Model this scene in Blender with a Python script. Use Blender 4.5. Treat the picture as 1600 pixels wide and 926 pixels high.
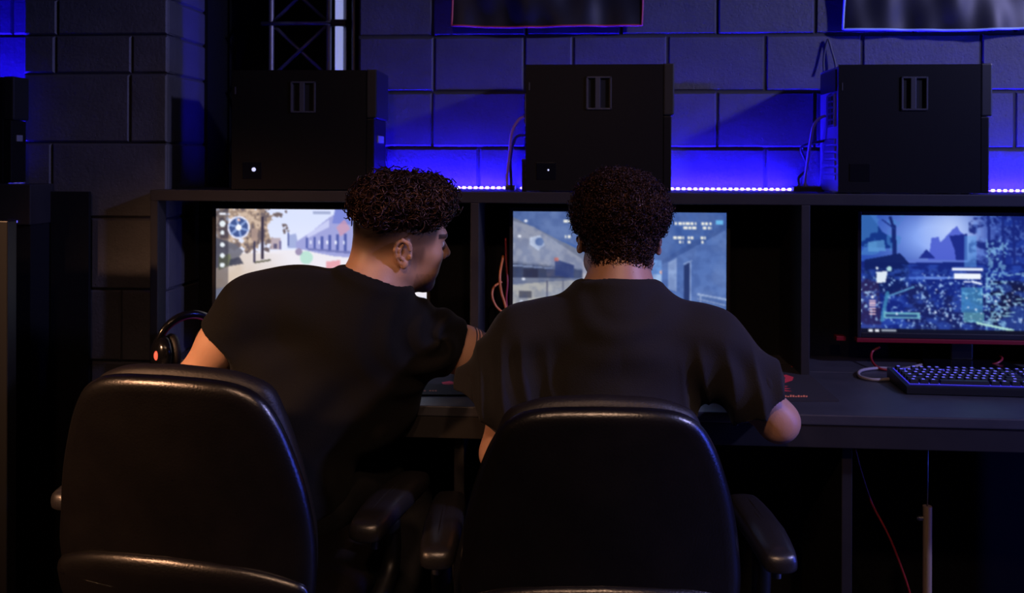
import bpy, bmesh, math, random
import numpy as np
from mathutils import Vector, Matrix, Euler

for o in list(bpy.data.objects):
    bpy.data.objects.remove(o)
SC = bpy.context.scene
COL = SC.collection
RNG = np.random.default_rng(7)
random.seed(7)
R = math.radians

# ---------------------------------------------------------------- camera
FPX = 1400.0                 # focal length in pixels of the 1600 x 926 frame
HOR = 250.0                  # pixel row of the horizon (level camera, shifted lens)
CAM = Vector((0.0, 0.0, 1.30))
YAW, ROLL = R(4.0), R(0.2)
cam_d = bpy.data.cameras.new('camera')
cam = bpy.data.objects.new('camera', cam_d)
COL.objects.link(cam)
CROT = Matrix.Rotation(YAW, 3, 'Z') @ Matrix.Rotation(R(90), 3, 'X') @ Matrix.Rotation(ROLL, 3, 'Z')
cam.matrix_world = Matrix.Translation(CAM) @ CROT.to_4x4()
cam_d.sensor_fit = 'HORIZONTAL'
cam_d.sensor_width = 36.0
cam_d.lens = FPX / 1600.0 * 36.0
cam_d.shift_y = -(463.0 - HOR) / 1600.0
cam_d.clip_start = 0.05
cam_d.dof.use_dof = True
cam_d.dof.focus_distance = 1.85
cam_d.dof.aperture_fstop = 4.0
SC.camera = cam


def at(px, py, Y):
    """world point on the plane y = Y that the photograph shows at (px, py)"""
    d = CROT @ Vector(((px - 800.0) / FPX, -(py - HOR) / FPX, -1.0))
    t = (Y - CAM.y) / d.y
    return CAM + d * t


def atz(px, py, Z):
    d = CROT @ Vector(((px - 800.0) / FPX, -(py - HOR) / FPX, -1.0))
    t = (Z - CAM.z) / d.z
    return CAM + d * t


# ---------------------------------------------------------------- world, lights, exposure
W = bpy.data.worlds.new('world')
SC.world = W
W.use_nodes = True
W.node_tree.nodes['Background'].inputs[0].default_value = (0.010, 0.011, 0.02, 1)
W.node_tree.nodes['Background'].inputs[1].default_value = 0.0
SC.view_settings.view_transform = 'Standard'
SC.view_settings.look = 'None'
SC.view_settings.exposure = 0.0
SC.view_settings.gamma = 1.0
SC.view_settings.use_curve_mapping = False


def area(name, loc, target, size, power, col, size_y=None, spread=180):
    l = bpy.data.lights.new(name, 'AREA')
    l.energy = power
    l.color = col
    l.size = size
    l.spread = R(spread)
    if size_y:
        l.shape = 'RECTANGLE'
        l.size_y = size_y
    o = bpy.data.objects.new(name, l)
    COL.objects.link(o)
    o.location = loc
    o.rotation_euler = (Vector(target) - Vector(loc)).to_track_quat('-Z', 'Y').to_euler()
    return o


# cool stage lamp high on the right: lights the block wall at a grazing angle
area('stage_lamp', (3.1, 0.75, 2.75), (0.4, 2.6, 1.5), 0.18, 88.0, (0.46, 0.45, 1.0))
# warm ceiling lamps behind the players
area('warm_spot_lamp', (-2.9, -0.3, 2.25), (-0.98, 1.90, 0.70), 0.20, 4.2, (1.0, 0.50, 0.26), spread=27)
area('ceiling_lamp', (-0.55, -0.6, 2.85), (-0.55, 1.80, 0.70), 0.14, 1.5, (1.0, 0.58, 0.36), spread=54)
area('ceiling_lamp', (0.35, -0.6, 2.85), (0.15, 1.80, 0.70), 0.14, 1.75, (1.0, 0.60, 0.38), spread=44)
# blue LED tube on the right hand side wall
area('blue_wall_tube', (3.3, 1.4, 1.15), (0.0, 1.6, 0.6), 0.08, 42.0, (0.06, 0.10, 1.0), 1.6)


# ---------------------------------------------------------------- materials
MATS = {}


def mat(name, col, rough=0.6, metal=0.0, spec=0.5, bump=0.0, bscale=60.0, var=0.0, vscale=8.0, coat=0.0, emit=None, estr=0.0, sheen=0.0):
    m = bpy.data.materials.new(name)
    m.use_nodes = True
    nt = m.node_tree
    b = nt.nodes['Principled BSDF']
    b.inputs['Base Color'].default_value = (*col, 1)
    b.inputs['Roughness'].default_value = rough
    b.inputs['Metallic'].default_value = metal
    b.inputs['Specular IOR Level'].default_value = spec
    b.inputs['Coat Weight'].default_value = coat
    if sheen:
        b.inputs['Sheen Weight'].default_value = sheen
        b.inputs['Sheen Roughness'].default_value = 0.5
    tc = nt.nodes.new('ShaderNodeTexCoord')
    if var:
        n = nt.nodes.new('ShaderNodeTexNoise')
        n.inputs['Scale'].default_value = vscale
        n.inputs['Detail'].default_value = 5
        nt.links.new(tc.outputs['Object'], n.inputs['Vector'])
        r = nt.nodes.new('ShaderNodeValToRGB')
        r.color_ramp.elements[0].position = 0.3
        r.color_ramp.elements[1].position = 0.7
        r.color_ramp.elements[0].color = (*[c * (1 - var) for c in col], 1)
        r.color_ramp.elements[1].color = (*[min(1, c * (1 + var)) for c in col], 1)
        nt.links.new(n.outputs['Fac'], r.inputs['Fac'])
        nt.links.new(r.outputs['Color'], b.inputs['Base Color'])
    if bump:
        n2 = nt.nodes.new('ShaderNodeTexNoise')
        n2.inputs['Scale'].default_value = bscale
        n2.inputs['Detail'].default_value = 6
        nt.links.new(tc.outputs['Object'], n2.inputs['Vector'])
        bp = nt.nodes.new('ShaderNodeBump')
        bp.inputs['Strength'].default_value = bump
        bp.inputs['Distance'].default_value = 0.004
        nt.links.new(n2.outputs['Fac'], bp.inputs['Height'])
        nt.links.new(bp.outputs['Normal'], b.inputs['Normal'])
    if emit:
        b.inputs['Emission Color'].default_value = (*emit, 1)
        b.inputs['Emission Strength'].default_value = estr
    MATS[name] = m
    return m


def attr_mat(name, rough=0.5, emission=None, bump=0.0, bscale=200.0, sss=0.0):
    """material whose colour is the mesh's own colour attribute 'tint'"""
    m = bpy.data.materials.new(name)
    m.use_nodes = True
    nt = m.node_tree
    b = nt.nodes['Principled BSDF']
    a = nt.nodes.new('ShaderNodeAttribute')
    a.attribute_name = 'tint'
    b.inputs['Roughness'].default_value = rough
    if emission is not None:
        b.inputs['Base Color'].default_value = (0.004, 0.004, 0.005, 1)
        b.inputs['Specular IOR Level'].default_value = 0.2
        nt.links.new(a.outputs['Color'], b.inputs['Emission Color'])
        b.inputs['Emission Strength'].default_value = emission
    else:
        nt.links.new(a.outputs['Color'], b.inputs['Base Color'])
        if sss:
            b.inputs['Subsurface Weight'].default_value = sss
            b.inputs['Subsurface Radius'].default_value = (0.012, 0.005, 0.003)
            b.inputs['Subsurface Scale'].default_value = 0.3
    if bump:
        tc = nt.nodes.new('ShaderNodeTexCoord')
        n2 = nt.nodes.new('ShaderNodeTexNoise')
        n2.inputs['Scale'].default_value = bscale
        nt.links.new(tc.outputs['Object'], n2.inputs['Vector'])
        bp = nt.nodes.new('ShaderNodeBump')
        bp.inputs['Strength'].default_value = bump
        bp.inputs['Distance'].default_value = 0.002
        nt.links.new(n2.outputs['Fac'], bp.inputs['Height'])
        nt.links.new(bp.outputs['Normal'], b.inputs['Normal'])
    MATS[name] = m
    return m


def block_material():
    m = mat('painted_block', (0.055, 0.053, 0.062), 0.55, var=0.18, vscale=9.0)
    nt = m.node_tree
    b = nt.nodes['Principled BSDF']
    tc = nt.nodes.new('ShaderNodeTexCoord')
    fine = nt.nodes.new('ShaderNodeTexNoise')
    fine.inputs['Scale'].default_value = 95
    fine.inputs['Detail'].default_value = 8
    fine.inputs['Roughness'].default_value = 0.7
    pits = nt.nodes.new('ShaderNodeTexVoronoi')
    pits.inputs['Scale'].default_value = 60
    ramp = nt.nodes.new('ShaderNodeValToRGB')
    ramp.color_ramp.elements[0].position = 0.02
    ramp.color_ramp.elements[1].position = 0.16
    broad = nt.nodes.new('ShaderNodeTexNoise')
    broad.inputs['Scale'].default_value = 14
    broad.inputs['Detail'].default_value = 3
    g = nt.nodes.new('ShaderNodeNewGeometry')
    for n in (fine, pits, broad):
        nt.links.new(g.outputs['Position'], n.inputs['Vector'])
    nt.links.new(pits.outputs['Distance'], ramp.inputs['Fac'])
    mul = nt.nodes.new('ShaderNodeMath'); mul.operation = 'MULTIPLY_ADD'
    mul.inputs[1].default_value = 0.5
    nt.links.new(ramp.outputs['Color'], mul.inputs[0])
    nt.links.new(fine.outputs['Fac'], mul.inputs[2])
    add = nt.nodes.new('ShaderNodeMath'); add.operation = 'ADD'
    nt.links.new(mul.outputs[0], add.inputs[0])
    nt.links.new(broad.outputs['Fac'], add.inputs[1])
    bp = nt.nodes.new('ShaderNodeBump')
    bp.inputs['Strength'].default_value = 0.55
    bp.inputs['Distance'].default_value = 0.004
    nt.links.new(add.outputs[0], bp.inputs['Height'])
    nt.links.new(bp.outputs['Normal'], b.inputs['Normal'])
    return m


block_material()
mat('mortar', (0.03, 0.028, 0.035), 0.8, bump=0.4, bscale=120)
mat('black_wall', (0.004, 0.004, 0.005), 0.8, spec=0.15, bump=0.2, bscale=40)
mat('floor_dark', (0.006, 0.006, 0.007), 0.6, var=0.3, vscale=3, bump=0.2, bscale=200)
mat('ceiling_black', (0.015, 0.015, 0.017), 0.9)
mat('desk_laminate', (0.034, 0.034, 0.042), 0.45, var=0.12, vscale=20, bump=0.06, bscale=300)
mat('desk_edge', (0.014, 0.0125, 0.0125), 0.55, spec=0.3, var=0.15, vscale=12)
mat('case_black', (0.0035, 0.0033, 0.0034), 0.40, spec=0.18, bump=0.05, bscale=400)
mat('case_trim', (0.045, 0.043, 0.046), 0.30)
mat('slot_black', (0.001, 0.001, 0.001), 0.9)
mat('steel', (0.35, 0.35, 0.37), 0.35, metal=1.0)
mat('zinc', (0.26, 0.26, 0.28), 0.5, metal=0.6)
mat('leather', (0.0045, 0.0038, 0.0034), 0.27, spec=0.75, bump=0.12, bscale=260, var=0.2, vscale=15)
mat('arm_leather', (0.013, 0.0115, 0.012), 0.34, spec=0.9, bump=0.08, bscale=260)
mat('leather_soft', (0.009, 0.007, 0.0065), 0.5, spec=0.4, bump=0.2, bscale=220)
mat('plastic', (0.005, 0.005, 0.005), 0.42)
mat('plastic_gloss', (0.005, 0.005, 0.006), 0.16)
mat('bezel', (0.008, 0.008, 0.009), 0.4)
mat('red_plastic', (0.16, 0.008, 0.014), 0.3)
mat('red_wire', (0.22, 0.012, 0.02), 0.45)
mat('orange_wire', (0.65, 0.20, 0.05), 0.45)
mat('grey_wire', (0.25, 0.22, 0.24), 0.5)
mat('black_wire', (0.02, 0.02, 0.022), 0.45)
mat('pink_wire', (0.55, 0.30, 0.30), 0.5)
mat('truss_metal', (0.20, 0.20, 0.24), 0.45, metal=0.7)
mat('tube_lamp', (0.8, 0.8, 0.85), 0.4, emit=(0.42, 0.48, 0.95), estr=0.62)
mat('pole_metal', (0.30, 0.22, 0.14), 0.5, metal=0.3)
mat('banner_cloth', (0.012, 0.012, 0.017), 0.45, spec=0.4, bump=0.05, bscale=500)
mat('red_piping', (0.50, 0.05, 0.07), 0.5)
mat('blue_piping', (0.45, 0.62, 0.85), 0.5)
mat('led_blue', (0.1, 0.1, 0.2), 0.5, emit=(0.013, 0.0045, 1.0), estr=900.0)
mat('led_bead', (0.8, 0.8, 0.9), 0.5, emit=(0.45, 0.38, 1.0), estr=7.0)
mat('led_red', (0.3, 0.02, 0.02), 0.4, emit=(1.0, 0.12, 0.06), estr=1.3)
mat('glint_white', (0.6, 0.6, 0.7), 0.4, emit=(0.6, 0.65, 1.0), estr=1.0)  # emissive colour imitating the glints on the tower plates
mat('key_cap', (0.014, 0.014, 0.017), 0.45)
mat('key_light', (0.05, 0.05, 0.1), 0.5, emit=(0.14, 0.13, 1.0), estr=1.3)
mat('key_glow', (0.02, 0.02, 0.05), 0.5, emit=(0.05, 0.04, 0.8), estr=1.0)
mat('mat_cloth', (0.012, 0.009, 0.010), 0.8, bump=0.1, bscale=500)
mat('red_print', (0.60, 0.035, 0.05), 0.7)
mat('orange_print', (0.80, 0.22, 0.10), 0.7)
mat('shirt_black', (0.0028, 0.0025, 0.0027), 0.85, spec=0.2, bump=0.25, bscale=420, sheen=0.03)
mat('shirt_charcoal', (0.0125, 0.0108, 0.0105), 0.85, spec=0.2, bump=0.25, bscale=420, sheen=0.05)
mat('trousers', (0.004, 0.004, 0.005), 0.85, bump=0.25, bscale=420)
mat('shoe', (0.02, 0.02, 0.02), 0.5)
mat('shoe_sole', (0.3, 0.3, 0.3), 0.6)
mat('hair_curly', (0.013, 0.0065, 0.0055), 0.34, spec=0.8, var=0.5, vscale=30)
mat('hair_afro', (0.010, 0.0052, 0.0045), 0.36, spec=0.7, var=0.5, vscale=40)
mat('tattoo_ink', (0.05, 0.045, 0.065), 0.6)
for k_ in ('hair_curly', 'hair_afro'):
    MATS[k_].node_tree.nodes['Principled BSDF'].inputs['Specular Tint'].default_value = (0.75, 0.38, 0.28, 1)
attr_mat('skin', 0.47, bump=0.12, bscale=350, sss=0.08)
attr_mat('screen', emission=1.0, rough=0.25)


# ---------------------------------------------------------------- mesh helpers
class MB:
    def __init__(s):
        s.v, s.f, s.m = [], [], []

    def add(s, vs, fs, mi=0):
        o = len(s.v)
        s.v += [tuple(v) for v in vs]
        s.f += [tuple(i + o for i in f) for f in fs]
        s.m += [mi] * len(fs)
        return s

    def box(s, a, b, mi=0, ch=0.0):
        a = [min(a[i], b[i]) for i in range(3)], [max(a[i], b[i]) for i in range(3)]
        lo, hi = a
        if ch <= 0:
            vs = [(x, y, z) for x in (lo[0], hi[0]) for y in (lo[1], hi[1]) for z in (lo[2], hi[2])]
            fs = [(0, 1, 3, 2), (4, 6, 7, 5), (0, 4, 5, 1), (2, 3, 7, 6), (0, 2, 6, 4), (1, 5, 7, 3)]
            return s.add(vs, fs, mi)
        bm = bmesh.new()
        bmesh.ops.create_cube(bm, size=1.0)
        for v in bm.verts:
            for i in range(3):
                v.co[i] = lo[i] + (v.co[i] + 0.5) * (hi[i] - lo[i])
        bmesh.ops.bevel(bm, geom=bm.edges[:] , offset=ch, segments=2, profile=0.6, affect='EDGES')
        return s.bm(bm, mi)

    def bm(s, bm, mi=0):
        bm.verts.index_update()
        s.add([v.co for v in bm.verts], [[v.index for v in f.verts] for f in bm.faces], mi)
        bm.free()
        return s

    def tube(s, pts, r, n=8, mi=0, cap=True, closed=False):
        pts = [Vector(p) for p in pts]
        N = len(pts)
        rs = r if hasattr(r, '__len__') else [r] * N
        up = None
        vs = []
        for i, p in enumerate(pts):
            a = pts[i - 1] if (i > 0 or closed) else p
            b = pts[(i + 1) % N] if (i < N - 1 or closed) else p
            t = (b - a).normalized()
            if up is None:
                up = Vector((0, 0, 1)) if abs(t.z) < 0.9 else Vector((1, 0, 0))
            x = t.cross(up).normalized()
            up = x.cross(t).normalized()
            for k in range(n):
                q = 2 * math.pi * k / n
                vs.append(p + (x * math.cos(q) + up * math.sin(q)) * rs[i])
        fs = []
        M = N if closed else N - 1
        for i in range(M):
            for k in range(n):
                j = (i + 1) % N
                fs.append((i * n + k, i * n + (k + 1) % n, j * n + (k + 1) % n, j * n + k))
        if cap and not closed:
            fs.append(tuple(range(n))[::-1])
            fs.append(tuple((N - 1) * n + k for k in range(n)))
        return s.add(vs, fs, mi)

    def lathe(s, prof, n=24, M=None, mi=0):
        vs, fs = [], []
        for (r, z) in prof:
            for k in range(n):
                q = 2 * math.pi * k / n
                v = Vector((r * math.cos(q), r * math.sin(q), z))
                vs.append(M @ v if M is not None else v)
        for i in range(len(prof) - 1):
            for k in range(n):
                fs.append((i * n + k, i * n + (k + 1) % n, (i + 1) * n + (k + 1) % n, (i + 1) * n + k))
        fs.append(tuple(range(n))[::-1])
        fs.append(tuple((len(prof) - 1) * n + k for k in range(n)))
        return s.add(vs, fs, mi)

    def prism(s, poly, M, h, mi=0):
        """polygon in local xy, extruded along local z from 0 to h, placed by the matrix M"""
        n = len(poly)
        vs = [M @ Vector((x, y, 0)) for x, y in poly] + [M @ Vector((x, y, h)) for x, y in poly]
        fs = [tuple(range(n))[::-1], tuple(range(n, 2 * n))]
        fs += [(i, (i + 1) % n, n + (i + 1) % n, n + i) for i in range(n)]
        return s.add(vs, fs, mi)

    def mesh(s, name, mats, smooth=False, angle=None):
        me = bpy.data.meshes.new(name)
        me.from_pydata(s.v, [], s.f)
        for m in (mats if isinstance(mats, (list, tuple)) else [mats]):
            me.materials.append(MATS[m])
        if any(s.m):
            me.polygons.foreach_set('material_index', s.m)
        me.update()
        if smooth:
            me.polygons.foreach_set('use_smooth', [True] * len(s.f))
            if angle:
                me.set_sharp_from_angle(angle=R(angle))
        return me

    def build(s, name, mats, parent=None, smooth=False, angle=None):
        return link(name, s.mesh(name, mats, smooth, angle), parent)


def link(name, me, parent=None):
    o = bpy.data.objects.new(name, me)
    COL.objects.link(o)
    if parent is not None:
        o.parent = parent
    return o


def tag(o, label=None, cat=None, group=None, kind=None):
    if label: o['label'] = label
    if cat: o['category'] = cat
    if group: o['group'] = group
    if kind: o['kind'] = kind
    return o


def empty(name, loc, rz=0.0, label=None, cat=None, group=None, kind=None):
    o = bpy.data.objects.new(name, None)
    COL.objects.link(o)
    o.location = loc
    o.rotation_euler = (0, 0, rz)
    o.empty_display_size = 0.1
    return tag(o, label, cat, group, kind)


def copy_tree(o, parent=None):
    c = o.copy()
    COL.objects.link(c)
    c.parent = parent
    for ch in list(o.children):
        copy_tree(ch, c)
    return c


def catmull(pts, n=8):
    pts = [Vector(p) for p in pts]
    P = [pts[0] * 2 - pts[1]] + pts + [pts[-1] * 2 - pts[-2]]
    out = []
    for i in range(1, len(P) - 2):
        for k in range(n):
            t = k / n
            a, b, c, d = P[i - 1], P[i], P[i + 1], P[i + 2]
            out.append(0.5 * ((2 * b) + (c - a) * t + (2 * a - 5 * b + 4 * c - d) * t * t + (3 * b - a - 3 * c + d) * t ** 3))
    out.append(pts[-1])
    return out


def cable(name, pts, r, m, label, parent=None, group=None):
    o = MB().tube(catmull(pts, 8), r, 8).build(name, m, parent, smooth=True)
    if parent is None:
        tag(o, label, 'cable', group)
    return o


# ---------------------------------------------------------------- dimensions of the place
YW = 2.645          # face of the block wall behind the desks
YH = 2.385          # front of the hutch
YD = 2.025          # front edge of the worktop
ZD = 0.74           # top of the worktop
ZS = 1.215          # top of the hutch shelf
XL, XR = -3.6, 4.2
YB = -3.2
ZC = 3.2


def struct(name, mb, m, parent=None):
    o = mb.build(name, m, parent)
    if parent is None:
        o['kind'] = 'structure'
    return o


struct('floor', MB().box((XL - .1, YB - .1, -0.1), (XR + .1, 3.6, 0.0)), 'floor_dark')
struct('ceiling', MB().box((XL - .1, YB - .1, ZC), (XR + .1, 3.6, ZC + 0.1)), 'ceiling_black')
struct('wall_left', MB().box((XL - .1, YB, 0), (XL, 3.6, ZC)), 'black_wall')
struct('wall_right', MB().box((XR, YB, 0), (XR + .1, 3.6, ZC)), 'black_wall')
struct('wall_front', MB().box((XL, YB - .1, 0), (XR, YB, ZC)), 'black_wall')

# the dark alcove behind the lighting truss
XA0 = at(312, 100, YW).x
XA1 = at(560, 60, YW).x
alc = MB()
alc.box((XA0 - 0.05, 3.10, 0), (XA1 + 0.05, 3.2, ZC))
alc.box((XA1, YW + 0.06, 0), (XA1 + 0.05, 3.1, ZC))
alc.box((XA0 - 0.05, YW + 0.06, 0), (XA0, 3.1, ZC))
struct('wall_alcove', alc, 'black_wall')


def block_mesh(w, h, d=0.05, c=0.0045):
    """one painted block: bevelled face, 18 triangles"""
    a, b = w / 2, h / 2
    vs = [(-a, d, -b), (a, d, -b), (a, d, b), (-a, d, b),
          (-a, c, -b), (a, c, -b), (a, c, b), (-a, c, b),
          (-a + c, 0, -b + c), (a - c, 0, -b + c), (a - c, 0, b - c), (-a + c, 0, b - c)]
    fs = [(8, 9, 10, 11)]
    for i in range(4):
        j = (i + 1) % 4
        fs += [(4 + i, 4 + j, 8 + j, 8 + i), (i, j, 4 + j, 4 + i)]
    return MB().add(vs, fs).mesh('block', 'painted_block')


BM_CACHE = {}


def lay_block(parent, x0, x1, z0, z1, y, rot=0.0, joint=0.0055, jig=0.0015):
    w, h = round(x1 - x0 - joint, 3), round(z1 - z0 - joint, 3)
    if w < 0.02:
        return
    key = (w, h)
    if key not in BM_CACHE:
        BM_CACHE[key] = block_mesh(w, h)
    o = link('block', BM_CACHE[key], parent)
    dy = random.uniform(-jig, jig)
    if rot == 0.0:
        o.location = ((x0 + x1) / 2, y + dy, (z0 + z1) / 2)
    else:
        o.location = (y + dy, (x0 + x1) / 2, (z0 + z1) / 2)
        o.rotation_euler = (0, 0, rot)
    return o


# main wall: mortar bed with one object per block
zrow = [at(1000, y, YW).z for y in (143.0, 55.0)]
BH = zrow[1] - zrow[0]
BWID = (at(1196, 100, YW).x - at(895, 100, YW).x) / 2
wall = struct('wall_back', MB().box((XA1, YW + 0.005, 0), (XR, YW + 0.12, ZC)), 'mortar')
x_half = at(1121, 30, YW).x
special = [at(p, 100, YW).x for p in (678, 819, 895, 1043, 1196, 1347, 1533)]
for r in range(-6, 6):
    z0 = zrow[0] + r * BH
    z1 = z0 + BH
    if z1 < 0.55 or z0 > 2.15:
        continue
    if r == 0:
        xs = [special[0] - BWID * k for k in (2, 1)] + special + [special[-1] + BWID * k for k in range(1, 6)]
    else:
        off = 0.0 if r % 2 else BWID / 2
        xs = [x_half + off + BWID * k for k in range(-6, 8)]
    xs = [x for x in xs if XA1 + 0.03 < x < 2.3]
    xs = [XA1] + xs
    for a, b in zip(xs[:-1], xs[1:]):
        lay_block(wall, a, b, z0, z1, YW)

# the wall left of the pillar (lit blue by the neighbouring desk)
pil_x0 = at(36, 150, 2.45).x
pil_x1 = at(262, 150, 2.45).x
YP = 2.45
wl = struct('wall_back_left', MB().box((XL, YW + 0.006, 0), (pil_x0 + 0.1, YW + 0.12, ZC)), 'mortar')
for r in range(-4, 6):
    z0 = at(20, 55, YW).z + (r - 1) * BH
    off = 0.0 if r % 2 else BWID / 2
    xe = pil_x0 + 0.12
    xs = [xe] + [xe - off - BWID * k for k in range(1, 4)]
    xs = sorted(xs)
    for a, b in zip(xs[:-1], xs[1:]):
        lay_block(wl, a, b, z0, z0 + BH, YW)

# pillar with its own, taller courses
pil = struct('wall_pillar', MB().box((pil_x0, YP + 0.008, 0), (pil_x1 - 0.008, 3.1, ZC)), 'mortar')
zc = [at(150, p, YP).z for p in (-110, -2, 55, 115, 223, 340, 452, 564, 676)]
jx = lambda p: at(p, 100, YP).x
rows = [[(-1, 150), (150, 262)], [(36, 89), (89, 262)], [(36, 86), (86, 205), (205, 262)], [(36, 203), (203, 262)],
        [(36, 81), (81, 262)], [(36, 142), (142, 262)], [(36, 190), (190, 262)], [(36, 142), (142, 262)]]
for i, cells in enumerate(rows):
    z1, z0 = zc[i], zc[i + 1]
    for a, b in cells:
        xa = pil_x0 if a <= 36 else jx(a)
        xb = pil_x1 if b >= 262 else jx(b)
        lay_block(pil, xa, xb, z0, z1, YP, joint=0.005)
    lay_block(pil, YP + 0.004, YP + 0.004 + 0.30, z0, z1, pil_x1 - 0.001, rot=R(90), joint=0.005)

# ---------------------------------------------------------------- hutch and desk
HX0 = at(234, 400, YH).x
D1 = at(741.5, 400, YH).x
D2 = at(1259, 400, YH).x
HX1 = D2 + (D2 - D1)
ST = 0.030          # shelf board thickness
hutch = empty('desk_hutch', (0, YH, ZD), 0, 'long black open hutch of three bays standing along the desk, carrying the computer towers', 'shelf unit')


def part(mb, name, m, parent, smooth=False, angle=None):
    """build in world coordinates, then hang below a parent empty"""
    o = mb.build(name, m, None, smooth, angle)
    o.parent = parent
    o.matrix_parent_inverse = Matrix.Translation(-parent.location) if parent.rotation_euler.z == 0 else parent.matrix_basis.inverted()
    return o


part(MB().box((HX0, YH, ZS - ST), (HX1 + 0.01, YP - 0.01, ZS), ch=0.002), 'shelf_board', 'desk_edge', hutch)
part(MB().box((pil_x1 + 0.012, YP - 0.0095, ZS - ST), (HX1 + 0.01, YW - 0.006, ZS), ch=0.002), 'shelf_board', 'desk_edge', hutch)
part(MB().box((HX0, YH + 0.001, 0.0), (HX0 + 0.022, YP - 0.012, ZS - ST), ch=0.002), 'end_panel', 'desk_edge', hutch)
for x in (D1, D2):
    part(MB().box((x - 0.0115, YH + 0.001, ZD), (x + 0.0115, YW - 0.012, ZS - ST), ch=0.002), 'divider', 'desk_edge', hutch)
part(MB().box((HX1 - 0.012, YH + 0.001, ZD), (HX1 + 0.01, YW - 0.012, ZS - ST), ch=0.002), 'end_panel', 'desk_edge', hutch)
part(MB().box((pil_x1 + 0.012, YW - 0.011, ZD), (HX1, YW - 0.006, ZS - ST)), 'back_panel', 'black_wall', hutch)

DX0 = at(172, 630, YD).x
desk = empty('gaming_desk', (0, YD, 0), 0, 'long black laminate desk running along the wall under the screens', 'desk')
part(MB().box((DX0, YD, ZD - 0.024), (HX1 + 0.15, YP - 0.012, ZD - 0.0005), ch=0.003), 'worktop', 'desk_laminate', desk)
part(MB().box((pil_x1 + 0.012, YP - 0.0115, ZD - 0.024), (HX1 + 0.15, YW - 0.006, ZD - 0.0005), ch=0.001), 'worktop', 'desk_laminate', desk)
part(MB().box((DX0, YD + 0.004, ZD - 0.075), (HX1 + 0.15, YD + 0.024, ZD - 0.0245), ch=0.002), 'front_rail', 'desk_edge', desk)
for x in (DX0 + 0.03, D1, D2 + 0.015, HX1):
    part(MB().box((x - 0.012, YD + 0.05, 0), (x + 0.012, YP - 0.02, ZD - 0.076), ch=0.002), 'leg_panel', 'desk_edge', desk)
part(MB().box((pil_x1 + 0.02, YW - 0.03, 0.02), (HX1 + 0.15, YW - 0.012, ZD - 0.03)), 'modesty_panel', 'black_wall', desk)

# ---------------------------------------------------------------- LED strips on the shelf, against the wall


def led_strip(x0, x1, z, y, label, name='led_strip', wd=.010):
    root = empty(name, (x0, y, z), 0, label, 'light strip', 'blue LED strips along the wall')
    tp = MB().box((x0, y, z), (x1, y + wd, z + 0.002), mi=1)
    tp.add([(x0, y + .0005, z + .0022), (x1, y + .0005, z + .0022), (x1, y + wd - .0005, z + .0022), (x0, y + wd - .0005, z + .0022)], [(0, 1, 2, 3)], 0)
    part(tp, 'tape', ['led_blue', 'plastic'], root)
    bd = MB()
    bd.box((-0.0045, -0.0012, 0.0005), (0.0045, 0.0, 0.0065), ch=0.0005)
    me = bd.mesh('bead', 'led_bead')
    n = int((x1 - x0) / 0.0165)
    for i in range(n):
        o = link('bead', me, root)
        o.location = ((i + 0.5) * (x1 - x0) / n, 0, 0)
    return root


YLED = YW - 0.028
led_strip(at(560, 297, YLED).x, at(793, 297, YLED).x, ZS + 0.0005, YLED, 'glowing blue LED strip behind the curly-haired player, left of the middle computer tower')
led_strip(at(812, 297, YLED).x, at(1238, 297, YLED).x, ZS + 0.0005, YLED, 'glowing blue LED strip running behind the middle computer tower')
led_strip(at(1300, 297, YLED).x, at(1750, 299, YLED).x, ZS + 0.0005, YLED, 'glowing blue LED strip behind the computer tower nearest the light-blue edged banner')

# ---------------------------------------------------------------- computer towers


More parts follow.
